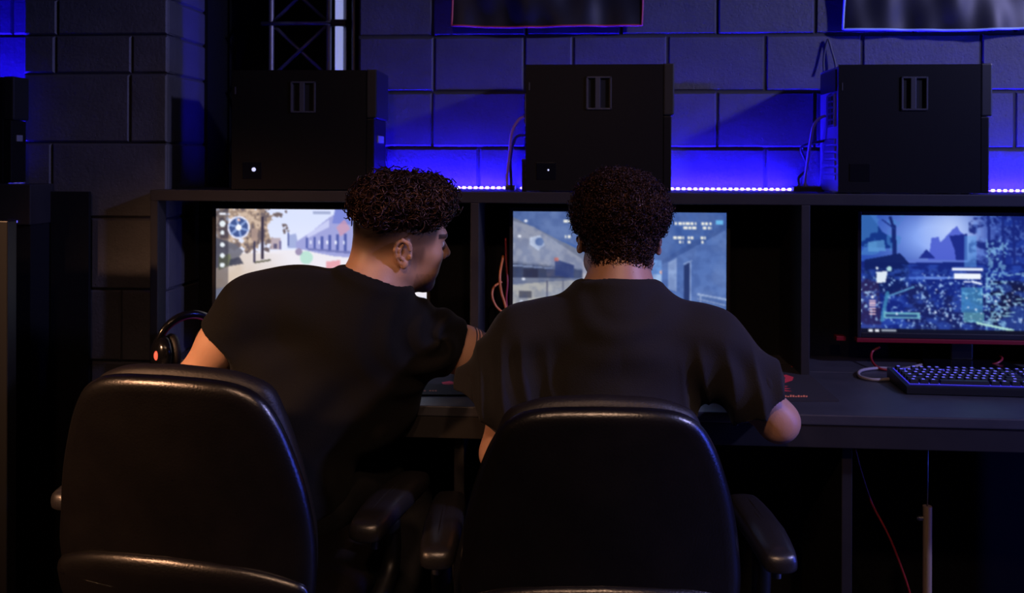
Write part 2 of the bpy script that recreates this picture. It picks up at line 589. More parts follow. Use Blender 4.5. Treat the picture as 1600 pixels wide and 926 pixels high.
def make_tower(loc, wid, hgt, dep, rz, label, opts):
    """wid: length of the case along the desk, dep: thickness towards the wall. side panel faces the room, front bezel to the right"""
    t = empty('computer_tower', loc, rz, label, 'computer', 'black computer towers on the hutch')
    w2 = wid / 2
    ft = 0.003
    MB().box((-w2 + 0.006, 0.004, ft), (w2 - 0.028, dep, hgt - 0.001), ch=0.003).build('case', 'case_black', t)
    # side panel with an opening for the handle
    hx0, hx1 = -w2 + wid * 0.408, -w2 + wid * 0.580
    hz0, hz1 = hgt * 0.645, hgt * 0.905
    p = MB()
    y0, y1 = 0.0, 0.0036
    p.box((-w2, y0, ft), (hx0, y1, hgt))
    p.box((hx1, y0, ft), (w2 - 0.030, y1, hgt))
    p.box((hx0, y0, hz1), (hx1, y1, hgt))
    p.box((hx0, y0, ft), (hx1, y1, hz0))
    p.build('shadow_sheet', 'case_black', t)  # side panel of the tower case
    h = MB()
    e = 0.0045
    h.box((hx0, -0.004, hz0), (hx0 + e, 0.004, hz1), ch=0.001)
    h.box((hx1 - e, -0.004, hz0), (hx1, 0.004, hz1), ch=0.001)
    h.box((hx0, -0.004, hz0), (hx1, 0.004, hz0 + e), ch=0.001)
    h.box((hx0, -0.004, hz1 - e), (hx1, 0.004, hz1), ch=0.001)
    hf = h.build('handle_frame', 'case_trim', t)
    c = (hx0 + hx1) / 2
    MB().box((c - 0.010, -0.0042, hz0 + e * .5), (c + 0.004, 0.002, hz1 - e * .5), ch=0.0015).build('grip_bar', 'case_trim', hf)
    MB().box((hx0 + e, -0.0005, hz0 + e), (hx0 + e + 0.002, 0.003, hz1 - e)).build('grip_lip', 'zinc' if opts.get('lip') else 'case_trim', hf)
    MB().box((hx1 - e - 0.002, -0.0005, hz0 + e), (hx1 - e, 0.003, hz1 - e)).build('grip_lip', 'case_trim', hf)
    MB().box((hx0 + e, 0.0028, hz0 + e), (hx1 - e, 0.0038, hz1 - e)).build('recess', 'slot_black', hf)
    # front bezel on the right, upper part proud
    b = MB()
    b.box((w2 - 0.029, 0.001, hgt * 0.60), (w2, dep - 0.003, hgt + 0.002), ch=0.004)
    b.build('front_bezel', 'plastic', t)
    MB().box((w2 - 0.029, 0.003, ft), (w2 - 0.007, dep - 0.005, hgt * 0.60 - 0.001), ch=0.003).build('front_grille', 'case_black', t)
    MB().box((w2 - 0.008, 0.05, hgt * 0.40), (w2 - 0.004, dep - 0.05, hgt * 0.46), ch=0.001).build('badge', 'zinc', t)
    # rear side, on the left
    rear = MB()
    rear.box((-w2 + 0.002, 0.006, ft + 0.002), (-w2 + 0.0062, dep - 0.004, hgt - 0.004))
    rp = rear.build('rear_plate', 'zinc', t)
    io = MB().box((-w2 - 0.004, 0.03, hgt * 0.52), (-w2 + 0.0018, dep - 0.085, hgt * 0.78), ch=0.001).build('port_panel', 'steel', rp)
    for k in range(5):
        MB().box((-w2 - 0.007, 0.04, hgt * 0.54 + k * 0.016), (-w2 - 0.0035, 0.075, hgt * 0.54 + k * 0.016 + 0.011), ch=0.0008).build('port', 'plastic', rp)
    for k in range(6):
        MB().box((-w2 - 0.002, 0.03, 0.035 + k * 0.019), (-w2 + 0.0018, dep - 0.05, 0.035 + k * 0.019 + 0.013), ch=0.0008).build('slot_cover', 'steel', rp)
    MB().box((-w2 - 0.003, 0.02, hgt * 0.80), (-w2 + 0.0018, dep - 0.02, hgt * 0.97), ch=0.001).build('power_supply', 'plastic', rp)
    # round glossy badge on the side panel with a glowing disc as a painted glint
    bx, bz = -w2 + wid * 0.14, hgt * 0.16
    bd = MB().box((bx - 0.026, -0.0012, bz - 0.022), (bx + 0.026, 0.001, bz + 0.024), ch=0.0008).build('vent_plate', 'plastic_gloss', t)
    if opts.get('glint'):
        s = opts['glint']
        M = Matrix.Translation((bx + 0.006, -0.002, bz + 0.004)) @ Matrix.Rotation(R(90), 4, 'X')
        MB().lathe([(0.0055 * s, -0.001), (0.0055 * s, 0.001), (0.002, 0.002)], 16, M).build('glow_mark', 'glint_white', bd)
    MB().box((-w2 + 0.008, -0.0012, hgt * 0.80), (-w2 + 0.011, 0.001, hgt * 0.86)).build('latch', 'case_trim', t)
    ftm = MB()
    ftm.box((-0.012, -0.012, 0), (0.012, 0.012, ft), ch=0.002)
    fm = ftm.mesh('foot', 'plastic')
    for x in (-w2 + 0.05, w2 - 0.06):
        for y in (0.03, dep - 0.03):
            o = link('foot', fm, t)
            o.location = (x, y, 0)
    return t


def tower_from_px(x0, x1, ytop, ybot, Y, dep, rz, label, opts):
    a, b = at(x0, ybot, Y), at(x1, ytop, Y)
    zb = ZS + 0.0005
    c = ((a.x + b.x) / 2, Y, zb)
    return make_tower(c, b.x - a.x, b.z - zb, dep, rz, label, opts)


tower_from_px(363, 588, 109, 297, YH + 0.012, 0.180, R(1.5), 'black computer tower in front of the lighting truss, its front edge glowing blue', {'glint': 1.0})
tower_from_px(821, 1054, 100, 298, YH + 0.010, 0.188, 0.0, 'black computer tower in the middle, behind the head of the player with the afro', {'glint': 0.42})
tower_from_px(1310, 1551, 100, 303, YH + 0.006, 0.190, R(-0.5), 'black computer tower below the light-blue edged banner, rear ports glowing blue', {})

# cables on and behind the towers
Yc = YH + 0.13
cable('power_cable', [at(826, 181, Yc), at(812, 186, Yc), at(800, 206, Yc), at(796, 240, Yc + .02), at(792, 275, Yc + .04), at(793, 296, Yc + .06)], 0.0042, 'pink_wire', 'pinkish cable arching out of the back of the middle computer tower')
cable('power_cable', [at(826, 212, Yc + .02), at(806, 215, Yc + .02), at(798, 245, Yc + .03), at(798, 270, Yc + .04), at(800, 297, Yc + .05)], 0.0045, 'black_wire', 'black cable hanging from the back of the middle computer tower')
MB().box(at(789, 289, Yc + .05), at(806, 299.2, Yc + .09), ch=0.003).build('cable_adapter', 'plastic')
tag(bpy.data.objects['cable_adapter'], 'small black adapter block on the shelf left of the middle computer tower', 'adapter')
MB().box(at(815, 248, YH + .07), at(824, 297.5, YH + .12), ch=0.003).build('power_brick', 'plastic')
tag(bpy.data.objects['power_brick'], 'thin black power brick standing against the left of the middle computer tower', 'power supply')
cable('power_cable', [at(1300, 181, Yc), at(1284, 183, Yc), at(1272, 195, Yc), at(1267, 216, Yc + .01), at(1262, 250, Yc + .04), at(1258, 280, Yc + .06), at(1259, 297, Yc + .07)], 0.0042, 'grey_wire', 'grey cable curving out of the ports of the rightmost computer tower')
cable('power_cable', [at(1298, 218, Yc), at(1278, 222, Yc + .02), at(1268, 224, Yc + .03), at(1252, 232, Yc + .05), at(1262, 262, Yc + .06), at(1248, 278, Yc + .07), at(1250, 297, Yc + .07)], 0.004, 'black_wire', 'black cable drooping behind the rightmost computer tower')
MB().box(at(1240, 291, Yc + .05), at(1284, 299.6, Yc + .08), ch=0.003).build('cable_plug', 'plastic')
tag(bpy.data.objects['cable_plug'], 'flat black cable plug on the shelf left of the rightmost computer tower', 'plug')
cable('wall_wire', [at(1287, 112, YW - .02), at(1287, 92, YW - .012), at(1290, 72, YW - .010), at(1294, 62, YW - .010), at(1299, 78, YW - .012), at(1305, 100, YW - .016), at(1306, 120, YW - .02)], 0.003, 'black_wire', 'thin black wire looped on the wall above the rightmost computer tower')

# ---------------------------------------------------------------- lighting truss, tube lamp and pipe in the alcove
YT = YW + 0.14
tx0, tx1 = at(424, 60, YT).x, at(514, 60, YT).x
tz = at(470, 37, YT).z
truss = empty('lighting_truss', ((tx0 + tx1) / 2, YT, 0), 0, 'dark metal lattice lighting truss standing behind the leftmost computer tower', 'truss')
tw = (tx1 - tx0) / 2
for sx in (-1, 1):
    for dy in (0.0,):
        MB().tube([(sx * tw, dy, 0), (sx * tw, dy, ZC)], 0.0085, 10).build('chord', 'truss_metal', truss, smooth=True)
stp = tz - at(470, 122, YT).z
for k in range(-9, 12):
    z = tz + k * stp * 1.0
    if z < 0.05 or z + stp > ZC:
        continue
    MB().tube([(-tw - 0.03, -0.006, z), (tw + 0.03, -0.006, z)], 0.0065, 8).build('rung', 'truss_metal', truss, smooth=True)
    MB().tube([(-tw, -0.002, z), (tw, -0.002, z + stp)], 0.0055, 8).build('brace', 'truss_metal', truss, smooth=True)
    MB().tube([(-tw, 0.008, z + stp), (tw, 0.008, z)], 0.0055, 8).build('brace', 'truss_metal', truss, smooth=True)
xl = at(530, 60, YT).x
lamp = empty('tube_lamp', (xl, YT, 0.9), 0, 'upright pale blue-white tube lamp beside the lighting truss', 'lamp')
MB().tube([(0, 0, 0), (0, 0, 2.2)], 0.0125, 16).build('tube', 'tube_lamp', lamp, smooth=True)
MB().box((-0.02, 0.013, -0.02), (0.02, 0.03, 2.22), ch=0.002).build('housing', 'truss_metal', lamp)
MB().box((-0.024, -0.016, tz - 0.9 - 0.011), (0.024, 0.012, tz - 0.9 + 0.011), ch=0.003).build('clamp', 'black_wire', lamp)
xp = at(553, 60, YT - .05).x
o = MB().tube([(xp, YT - .05, 0), (xp, YT - .05, ZC)], 0.006, 10).build('wall_pipe', 'truss_metal', None, smooth=True)
tag(o, 'thin dark upright pipe at the edge of the block wall beside the tube lamp', 'pipe')

# ---------------------------------------------------------------- banners on the wall


def banner(name, x0, x1, ybot, mcol, label, sag, seed):
    Y = YW - 0.030
    a, b = at(x0, ybot, Y), at(x1, ybot, Y)
    rg = np.random.default_rng(seed)
    zb = a.z
    zt = zb + 0.62
    nx, nz = 64, 40
    ph = rg.uniform(0, 6.28, 6)

    def pt(u, v, off=0.0):
        x = a.x + (b.x - a.x) * u + 0.006 * math.sin(5 * v + ph[0])
        z = zb + (zt - zb) * v - sag * math.sin(math.pi * u) * (1 - v) ** 2 + 0.0012 * math.sin(9 * u + ph[1]) * (1 - v)
        amp = 0.009 * (1 - 0.5 * v)
        y = Y + amp * (math.sin(11 * u + 7 * v + ph[2]) * 0.5 + 0.45 * math.sin(21 * u - 12 * v + ph[3]) * (0.4 + u * (1 - u) * 2) + 0.4 * math.sin(6 * u + 15 * v + ph[4]) + 0.25 * math.sin(37 * u + 8 * v + ph[5]))
        y += -0.006 * math.sin(math.pi * u)
        return Vector((x, min(y, YW - 0.013) + off, z))
    root = empty(name, ((a.x + b.x) / 2, Y, zb), 0, label, 'banner')
    vs, fs = [], []
    for off in (0.0, 0.003):
        for j in range(nz + 1):
            for i in range(nx + 1):
                vs.append(pt(i / nx, j / nz, off))
    n1 = (nx + 1) * (nz + 1)
    for j in range(nz):
        for i in range(nx):
            q = j * (nx + 1) + i
            fs.append((q, q + 1, q + nx + 2, q + nx + 1))
            fs.append((n1 + q, n1 + q + nx + 1, n1 + q + nx + 2, n1 + q + 1))
    part(MB().add(vs, fs), 'cloth', 'banner_cloth', root, smooth=True)
    edge = [pt(0, j / nz) for j in range(nz, -1, -1)] + [pt(i / nx, 0) for i in range(1, nx + 1)] + [pt(1, j / nz) for j in range(1, nz + 1)]
    part(MB().tube(edge, 0.0032, 8), 'piping', mcol, root, smooth=True)
    part(MB().tube([pt(0, 1) + Vector((-0.03, 0.005, 0)), pt(1, 1) + Vector((0.03, 0.005, 0))], 0.008, 10), 'hanging_rod', 'plastic', root, smooth=True)


banner('wall_banner', 704, 1001, 41, 'red_piping', 'dark satin banner with red piping hanging on the wall above the middle tower', 0.004, 3)
banner('wall_banner', 1321, 1640, 45, 'blue_piping', 'dark satin banner with light-blue piping hanging on the wall at the right', 0.006, 5)

# ---------------------------------------------------------------- pictures on the screens (flat print, painted per vertex)
SWN, SHN = 300, 170
sy_, sx_ = np.mgrid[0:SHN, 0:SWN]
SX = sx_ / (SWN - 1.0)
SY = sy_ / (SHN - 1.0)          # 0 = top


def srgb(c):
    c = np.asarray(c, float) / 255.0
    return np.where(c <= 0.04045, c / 12.92, ((c + 0.055) / 1.055) ** 2.4)


def vnoise(scale, seed, oct=4, ax=1.0):
    rg = np.random.default_rng(seed)
    out = np.zeros((SHN, SWN))
    amp, tot = 1.0, 0.0
    for o in range(oct):
        s = scale * 2 ** o
        g = rg.random((int(s * 0.57) + 3, int(s * ax) + 3))
        fx, fy = SX * s * ax * 0.999, SY * s * 0.56
        ix, iy = fx.astype(int), fy.astype(int)
        tx, ty = fx - ix, fy - iy
        tx, ty = tx * tx * (3 - 2 * tx), ty * ty * (3 - 2 * ty)
        v = (g[iy, ix] * (1 - tx) + g[iy, ix + 1] * tx) * (1 - ty) + (g[iy + 1, ix] * (1 - tx) + g[iy + 1, ix + 1] * tx) * ty
        out += v * amp
        tot += amp
        amp *= 0.55
    return out / tot


class Canvas:
    def __init__(s):
        s.c = np.zeros((SHN, SWN, 3))
        s.k = (1.0, 1.0)

    def X(s, x):
        return x if x >= .99 or x <= 0 else x * s.k[0]

    def Y(s, y):
        return y if y >= .96 or y <= 0 else y * s.k[1]

    def mix(s, mask, col):
        m = np.clip(mask, 0, 1)[..., None]
        s.c = s.c * (1 - m) + np.asarray(col, float) * m

    def rect(s, x0, y0, x1, y1, col, a=1.0):
        x0, x1, y0, y1 = s.X(x0), s.X(x1), s.Y(y0), s.Y(y1)
        s.mix(((SX >= x0) & (SX <= x1) & (SY >= y0) & (SY <= y1)) * a, col)

    def poly(s, pts, col, a=1.0):
        ins = np.zeros((SHN, SWN), bool)
        pts = [(s.X(x), s.Y(y)) for x, y in pts]
        n = len(pts)
        for i in range(n):
            x0, y0 = pts[i]
            x1, y1 = pts[(i + 1) % n]
            if y0 == y1:
                continue
            c = ((y0 > SY) != (y1 > SY)) & (SX < (x1 - x0) * (SY - y0) / (y1 - y0) + x0)
            ins ^= c
        s.mix(ins * a, col)

    def line(s, x0, y0, x1, y1, w, col, a=1.0):
        x0, x1, y0, y1 = s.X(x0), s.X(x1), s.Y(y0), s.Y(y1)
        ax, ay = SX * 1.78, SY
        px, py, qx, qy = x0 * 1.78, y0, x1 * 1.78, y1
        t = np.clip(((ax - px) * (qx - px) + (ay - py) * (qy - py)) / ((qx - px) ** 2 + (qy - py) ** 2 + 1e-9), 0, 1)
        d = np.hypot(ax - px - t * (qx - px), ay - py - t * (qy - py))
        s.mix((d < w) * a, col)

    def disc(s, x, y, r, col, a=1.0):
        x, y = s.X(x), s.Y(y)
        s.mix((np.hypot((SX - x) * 1.78, SY - y) < r) * a, col)

    def blur(s):
        c = s.c
        c = (c + np.roll(c, 1, 0) + np.roll(c, -1, 0)) / 3
        c = (c + np.roll(c, 1, 1) + np.roll(c, -1, 1)) / 3
        s.c[1:-1, 1:-1] = c[1:-1, 1:-1]


def soft(n, t, w=.035):
    return np.clip((n - t) / w + .5, 0, 1)


def paint_street():
    k = Canvas()
    n1, n2, n3 = vnoise(8, 1), vnoise(40, 2, 3), vnoise(18, 3)
    k.k = (.66, .80)
    k.c[:] = (226, 230, 248)
    k.mix(np.clip(1.2 - SY * 2.6, 0, 1) * 0.5, (200, 212, 248))
    # road
    k.mix((SY > 0.33 + 0.02 * n1), (232, 228, 236))
    k.mix((SY > 0.37) * np.clip((0.36 - SX) * 2.2 + (SY - 0.42), 0, 1) * (0.6 + 0.5 * n3), (196, 170, 140))
    k.mix((SY > 0.66) * np.clip(0.75 - SX * 1.1, 0, 1) * n1 * 1.3, (160, 140, 122))
    k.mix((SY > 0.80) * np.clip(1 - SX * 1.4, 0, 1), (120, 135, 165))
    k.poly([(0, .84), (.35, .72), (.7, .80), (1, .9), (1, 1), (0, 1)], (150, 165, 200), .8)
    # trees and wall on the left
    tree = (n3 * 0.6 + n2 * 0.6) > 0.42 + np.clip((SX - 0.20) * 2.6, 0, 1) + np.clip((SY - 0.24) * 1.9, 0, 1)
    k.mix(tree * (SX < 0.40), (160, 138, 124))
    k.mix(((n2 > 0.56) & tree) * (SX < 0.36) * .75, (96, 86, 96))
    k.mix(((n2 < 0.42) & tree) * (SX < 0.36) * .8, (214, 190, 170))
    k.poly([(0, .30), (.13, .36), (.2, .44), (.14, .56), (0, .62)], (104, 104, 118), .9)
    k.poly([(.02, .50), (.10, .47), (.12, .58), (.02, .64)], (112, 120, 84), .8)
    k.poly([(.10, .53), (.17, .50), (.20, .57), (.09, .60)], (64, 66, 84), .9)
    k.rect(.325, .08, .348, .52, (58, 52, 72))
    k.rect(.27, .32, .286, .56, (62, 58, 84))
    k.rect(.255, .20, .30, .34, (176, 150, 140), .8)
    k.poly([(.28, .55), (.40, .52), (.40, .535), (.28, .565)], (76, 76, 60))
    k.rect(.40, .30, .47, .42, (178, 160, 168), .9)
    k.rect(.42, .36, .445, .41, (92, 88, 120))
    k.rect(.46, .33, .475, .42, (110, 105, 150))
    # buildings on the right
    k.poly([(.52, .27), (.58, .25), (.60, .40), (.52, .40)], (160, 172, 216))
    k.rect(.52, .24, .532, .38, (76, 88, 150))
    k.poly([(.58, .34), (.70, .22), (.82, .08), (.92, .0), (1, 0), (1, .56), (.84, .48), (.70, .44), (.58, .40)], (156, 160, 214))
    k.poly([(.66, .26), (.82, .10), (.82, .18), (.66, .30)], (196, 200, 238))
    k.poly([(.86, .0), (1, 0), (1, .22), (.84, .14)], (120, 132, 208))
    k.poly([(.87, .18), (.93, .10), (.97, .2), (.90, .28)], (206, 150, 170), .7)
    for i in range(6):
        x = .65 + .055 * i
        k.rect(x, .29 - .008 * i, x + .018, .40 + .01 * i, (70, 84, 160), .9)
    for i in range(5):
        x = .68 + .06 * i
        k.rect(x, .32, x + .012, .36, (232, 236, 252))
    k.poly([(.66, .40), (1, .48), (1, .52), (.66, .42)], (110, 116, 176), .9)
    k.rect(.70, .02, .83, .05, (160, 170, 206))
    # bushes and marker
    k.disc(.655, .50, .055, (178, 220, 206), .9)
    k.disc(.60, .44, .03, (146, 132, 168), .9)
    k.poly([(.80, .54), (.90, .52), (.90, .66), (.80, .66)], (226, 150, 160), .85)
    k.disc(.855, .63, .025, (250, 240, 250))
    # overlay
    k.k = (1.0, 1.0)
    cx, cy, r = .108, .155, .096
    k.rect(0.0, .0, .06, .75, (40, 40, 56), .45)
    k.disc(cx, cy, r, (226, 228, 248))
    k.disc(cx, cy, r - .016, (64, 84, 140))
    for q in range(6):
        A = q * 1.047 + .3
        k.line(cx + .02 * math.cos(A), cy + .035 * math.sin(A), cx + .046 * math.cos(A), cy + .078 * math.sin(A), .009, (140, 164, 214), .9)
    k.disc(cx, cy, .026, (240, 244, 255))
    k.disc(cx, cy - .065, .012, (240, 200, 190))
    k.rect(.014, .030, .044, .05, (235, 238, 250))
    for y, rr in ((.125, .026), (.20, .018), (.30, .02), (.39, .02), (.47, .02)):
        k.disc(.030, y, rr, (226, 234, 240))
    for i in range(14):
        k.rect(.12 + .05 * i, .93, .15 + .05 * i, .955, (200, 210, 236), .6)
    k.blur()
    return k.c


def paint_corridor():
    k = Canvas()
    n1, n2 = vnoise(10, 11), vnoise(36, 12, 3)
    vx, vy = .52, .52
    k.c[:] = (74, 108, 178)
    k.mix(np.clip(.5 - SY, 0, 1), (52, 84, 160))
    k.poly([(0, 0), (.30, 0), (vx - .05, vy - .12), (0, .08)], (92, 116, 172), .9)
    k.poly([(.30, 0), (.6, 0), (vx + .05, .40), (vx - .05, .40)], (66, 98, 172))
    # left wall
    k.poly([(0, .05), (vx - .16, .36), (vx - .06, .47), (vx - .06, .60), (0, .98)], (118, 126, 150))
    k.poly([(0, .08), (.10, .13), (.33, .40), (.33, .48), (0, .42)], (150, 156, 178))
    k.poly([(0, .44), (.33, .49), (.33, .56), (0, .56)], (62, 70, 98))
    k.poly([(0, .45), (.2, .475), (.2, .485), (0, .462)], (150, 165, 200))
    k.rect(.05, .48, .12, .56, (48, 52, 78))
    k.rect(.16, .49, .22, .55, (80, 84, 112))
    k.poly([(0, .62), (.20, .585), (.36, .57), (.36, .62), (0, .84)], (176, 176, 176))
    k.poly([(.20, .40), (.29, .45), (.29, .56), (.20, .54)], (52, 66, 118))
    k.rect(.195, .39, .215, .42, (206, 110, 96))
    k.rect(.16, .58, .165, .74, (90, 90, 110))
    k.rect(.235, .575, .24, .70, (90, 90, 110))
    for x, y in ((.06, .08), (.03, .21), (.11, .26), (.05, .57), (.04, .76), (.05, .80)):
        k.disc(x, y, .013, (240, 244, 255))
    k.poly([(.08, .22), (.13, .20), (.15, .28), (.12, .33), (.08, .28)], (206, 220, 246), .8)
    k.disc(.125, .255, .035, (96, 122, 178))
    k.rect(.03, .67, .09, .73, (70, 72, 88), .8)
    # floor
    k.poly([(0, .86), (.38, .62), (.62, .62), (1, .92), (1, 1), (0, 1)], (120, 146, 190))
    k.poly([(0, .97), (.40, .64), (.46, .64), (.22, 1), (0, 1)], (214, 220, 228), .8)
    k.poly([(.62, .64), (.68, .66), (1, .92), (1, 1), (.78, 1)], (214, 206, 186), .95)
    k.line(.12, .95, .42, .66, .008, (70, 110, 170))
    k.line(.30, .9, .45, .66, .006, (80, 100, 130))
    # far end
    k.rect(.33, .42, .40, .60, (196, 190, 196), .8)
    k.disc(.36, .47, .02, (246, 160, 130))
    k.rect(.62, .40, .72, .62, (104, 150, 222))
    k.disc(.70, .50, .016, (250, 190, 170))
    k.rect(.66, .52, .72, .62, (190, 214, 246), .7)
    # right wall
    k.poly([(.70, .40), (1, .08), (1, .92), (.70, .64)], (88, 120, 188))
    k.poly([(.70, .40), (1, .08), (1, .14), (.70, .44)], (62, 92, 160))
    k.poly([(.73, .42), (.77, .38), (.77, .66), (.73, .64)], (146, 172, 222))
    k.poly([(.805, .44), (.835, .41), (.835, .76), (.805, .73)], (40, 58, 112))
    k.line(.805, .43, .84, .40, .006, (150, 175, 225))
    k.line(.835, .41, .835, .75, .005, (150, 175, 225))
    k.poly([(.87, .68), (1, .74), (1, .97), (.87, .85)], (80, 112, 176))
    k.line(.87, .68, 1, .72, .008, (170, 192, 232))
    k.line(.87, .72, 1, .77, .005, (150, 172, 216))
    k.line(.88, .68, .88, .86, .006, (150, 172, 216))
    k.mix(soft(n2, .5, .3) * .22, (40, 60, 120))
    k.mix(soft(n1, .5, .3) * .18, (170, 190, 230))
    # overlay text blocks
    rg = np.random.default_rng(4)
    for y, xs in ((.07, (.24, .29)), (.20, (.245, .275)), (.08, (.76, .86)), (.08, (.885, .93)), (.115, (.80, .86)), (.115, (.89, .93)), (.20, (.755, .805)), (.20, (.82, .85)), (.20, (.88, .905)), (.235, (.82, .835)), (.235, (.78, .80)), (.235, (.885, .895))):
        x = xs[0]
        while x < xs[1]:
            w = rg.uniform(.008, .02)
            k.rect(x, y, min(x + w, xs[1]), y + .022, (244, 244, 236))
            x += w + .004
    k.rect(.95, .06, .985, .095, (110, 190, 244))
    k.rect(.955, .955, .99, .975, (220, 230, 244))
    k.blur()
    return k.c


def paint_forest():
    k = Canvas()
    n1, n2, n3 = vnoise(7, 21), vnoise(84, 22, 2), vnoise(20, 23)
    n4 = vnoise(30, 29, 3, .6)
    k.c[:] = (26, 48, 140)
    k.k = (.82, .95)
    sky = np.clip(1.3 - np.hypot((SX - .34) * 1.6, (SY - .18) * 1.5) * 2.2, 0, 1) * (SY < .48)
    k.mix(sky, (142, 172, 246))
    k.mix(np.clip(1 - np.hypot((SX - .42) * 2, SY - .12) * 3, 0, 1), (186, 206, 252))
    k.mix(np.clip((.3 - SX) * 3, 0, 1) * (SY < .4) * .6, (60, 110, 214))
    k.mix(np.clip((SX - .66) * 3, 0, 1) * (SY < .5) * .7, (60, 92, 196))
    # left foliage and trunk
    k.poly([(0, 0), (.05, .0), (.09, .08), (.12, .15), (.20, .22), (.20, .30), (0, .28)], (18, 50, 130), .95)
    k.mix(soft(n3, .5) * (SX < .2) * (SY < .34) * .6, (70, 130, 200))
    k.poly([(.04, .24), (.13, .22), (.14, .32), (.04, .33)], (96, 158, 214), .7)
    k.line(.165, .02, .185, .12, .012, (24, 40, 110))
    k.line(.185, .10, .19, .34, .018, (22, 40, 112))
    k.line(.19, .12, .12, .04, .006, (30, 52, 130))
    # middle band, pagoda like dark mass
    k.poly([(.40, .20), (.44, .19), (.45, .24), (.52, .12), (.545, .09), (.56, .14), (.60, .18), (.60, .42), (.38, .42)], (74, 92, 206), .9)
    k.poly([(.50, .18), (.60, .16), (.60, .46), (.545, .46), (.53, .3)], (26, 40, 132), .95)
    k.poly([(.33, .38), (.37, .30), (.42, .38)], (30, 46, 140))
    tr = soft(n4 * .7 + n3 * .5, .60, .1) * ((SX > .50) & (SY < .53))
    k.mix(tr * .9, (22, 36, 118))
    k.mix(soft(n2, .62, .15) * ((SX > .52) & (SY < .48)) * .45, (110, 150, 232))
    for x in (.72, .80, .86, .93, .985):
        k.line(x, .0, x + .01, .5, .012, (24, 38, 120), .85)
    # ground
    k.mix((SY > .38 + .04 * n1), (20, 38, 124))
    k.mix((SY > .58) * soft(n1, .4) * .5, (24, 26, 66))
    k.mix((SY > .55) * (SX > .60) * .7, (18, 22, 54))
    k.line(.22, .41, .6, .405, .010, (92, 116, 206))
    k.line(.22, .56, .56, .555, .010, (96, 130, 216))
    k.poly([(.02, .40), (.22, .34), (.27, .42), (.27, .62), (.15, .70), (.02, .62)], (14, 30, 94), .95)
    k.poly([(.0, .56), (.10, .60), (.12, 1), (0, 1)], (44, 36, 86), .8)
    k.mix(soft(n4, .55, .16) * ((SY > .42)) * .5, (54, 92, 200))
    k.mix(soft(n2, .62, .12) * ((SY > .45)) * .22, (90, 140, 220))
    k.mix(soft(n2, .74, .08) * ((SY > .5)) * .8, (170, 206, 244))
    k.line(.15, .73, .30, .64, .008, (96, 160, 206), .8)
    k.line(.12, .94, .15, .70, .016, (70, 150, 190), .7)
    # light column
    k.rect(.585, .18, .655, .46, (96, 158, 228), .55)
    k.rect(.57, .64, .69, .86, (80, 170, 214), .55)
    k.rect(.58, .86, .70, .95, (120, 206, 206), .55)
    k.mix(soft(n2, .52) * ((SX > .58) & (SX < .68) & (SY > .2)) * .5, (150, 214, 240))
    # overlay
    k.rect(.515, .465, .69, .49, (228, 236, 252))
    k.rect(.53, .515, .68, .565, (240, 246, 255))
    k.rect(.58, .58, .62, .597, (214, 226, 250))
    k.line(.63, .585, .68, .605, .010, (214, 226, 250))
    k.poly([(.085, .51), (.15, .50), (.14, .60), (.09, .61)], (220, 232, 244))
    k.disc(.16, .48, .022, (170, 214, 220))
    k.disc(.09, .475, .012, (220, 232, 244))
    for i in range(6):
        k.rect(.045, .76 + i * .024, .085, .774 + i * .024, (226, 190, 206))
    k.disc(.065, .735, .012, (240, 240, 250))
    k.rect(.13, .87, .335, .925, (110, 180, 196), .9)
    k.rect(.14, .885, .32, .91, (40, 74, 130))
    k.line(.66, .955, .86, .965, .010, (170, 220, 214))
    rg = np.random.default_rng(9)
    for i in range(90):
        x, y = rg.uniform(.2, 1), rg.uniform(.52, .96)
        k.disc(x, y, rg.uniform(.004, .010), (210, 226, 250), rg.uniform(.4, 1))
    for i in range(24):
        x, y = rg.uniform(.66, 1), rg.uniform(.5, .95)
        k.line(x, y, x + rg.uniform(.01, .06), y + rg.uniform(-.01, .01), .005, (150, 200, 220), .8)
    # task bar
    k.rect(0, .968, 1, 1, (14, 16, 34))
    k.rect(.042, .972, .068, .995, (226, 230, 240))
    k.rect(.08, .972, .105, .995, (226, 230, 240))
    k.rect(.115, .975, .20, .992, (190, 200, 214), .8)
    k.blur()
    return k.c


def screen_mesh(name, w, h, img, gain):
    """a plate 4 mm thick whose front carries one colour per vertex"""
    vs = np.zeros((SHN, SWN, 3))
    vs[..., 0] = (SX - 0.5) * w
    vs[..., 2] = (0.5 - SY) * h
    idx = np.arange(SHN * SWN).reshape(SHN, SWN)
    q = np.stack([idx[:-1, :-1], idx[1:, :-1], idx[1:, 1:], idx[:-1, 1:]], -1).reshape(-1, 4)
    me = bpy.data.meshes.new(name)
    me.from_pydata(vs.reshape(-1, 3).tolist(), [], q.tolist())
    col = srgb(np.clip(img, 0, 255)) * gain
    a = me.color_attributes.new('tint', 'FLOAT_COLOR', 'POINT')
    rgba = np.ones((SHN * SWN, 4), np.float32)
    rgba[:, :3] = col.reshape(-1, 3)
    a.data.foreach_set('color', rgba.ravel())
    me.materials.append(MATS['screen'])
    me.update()
    return me


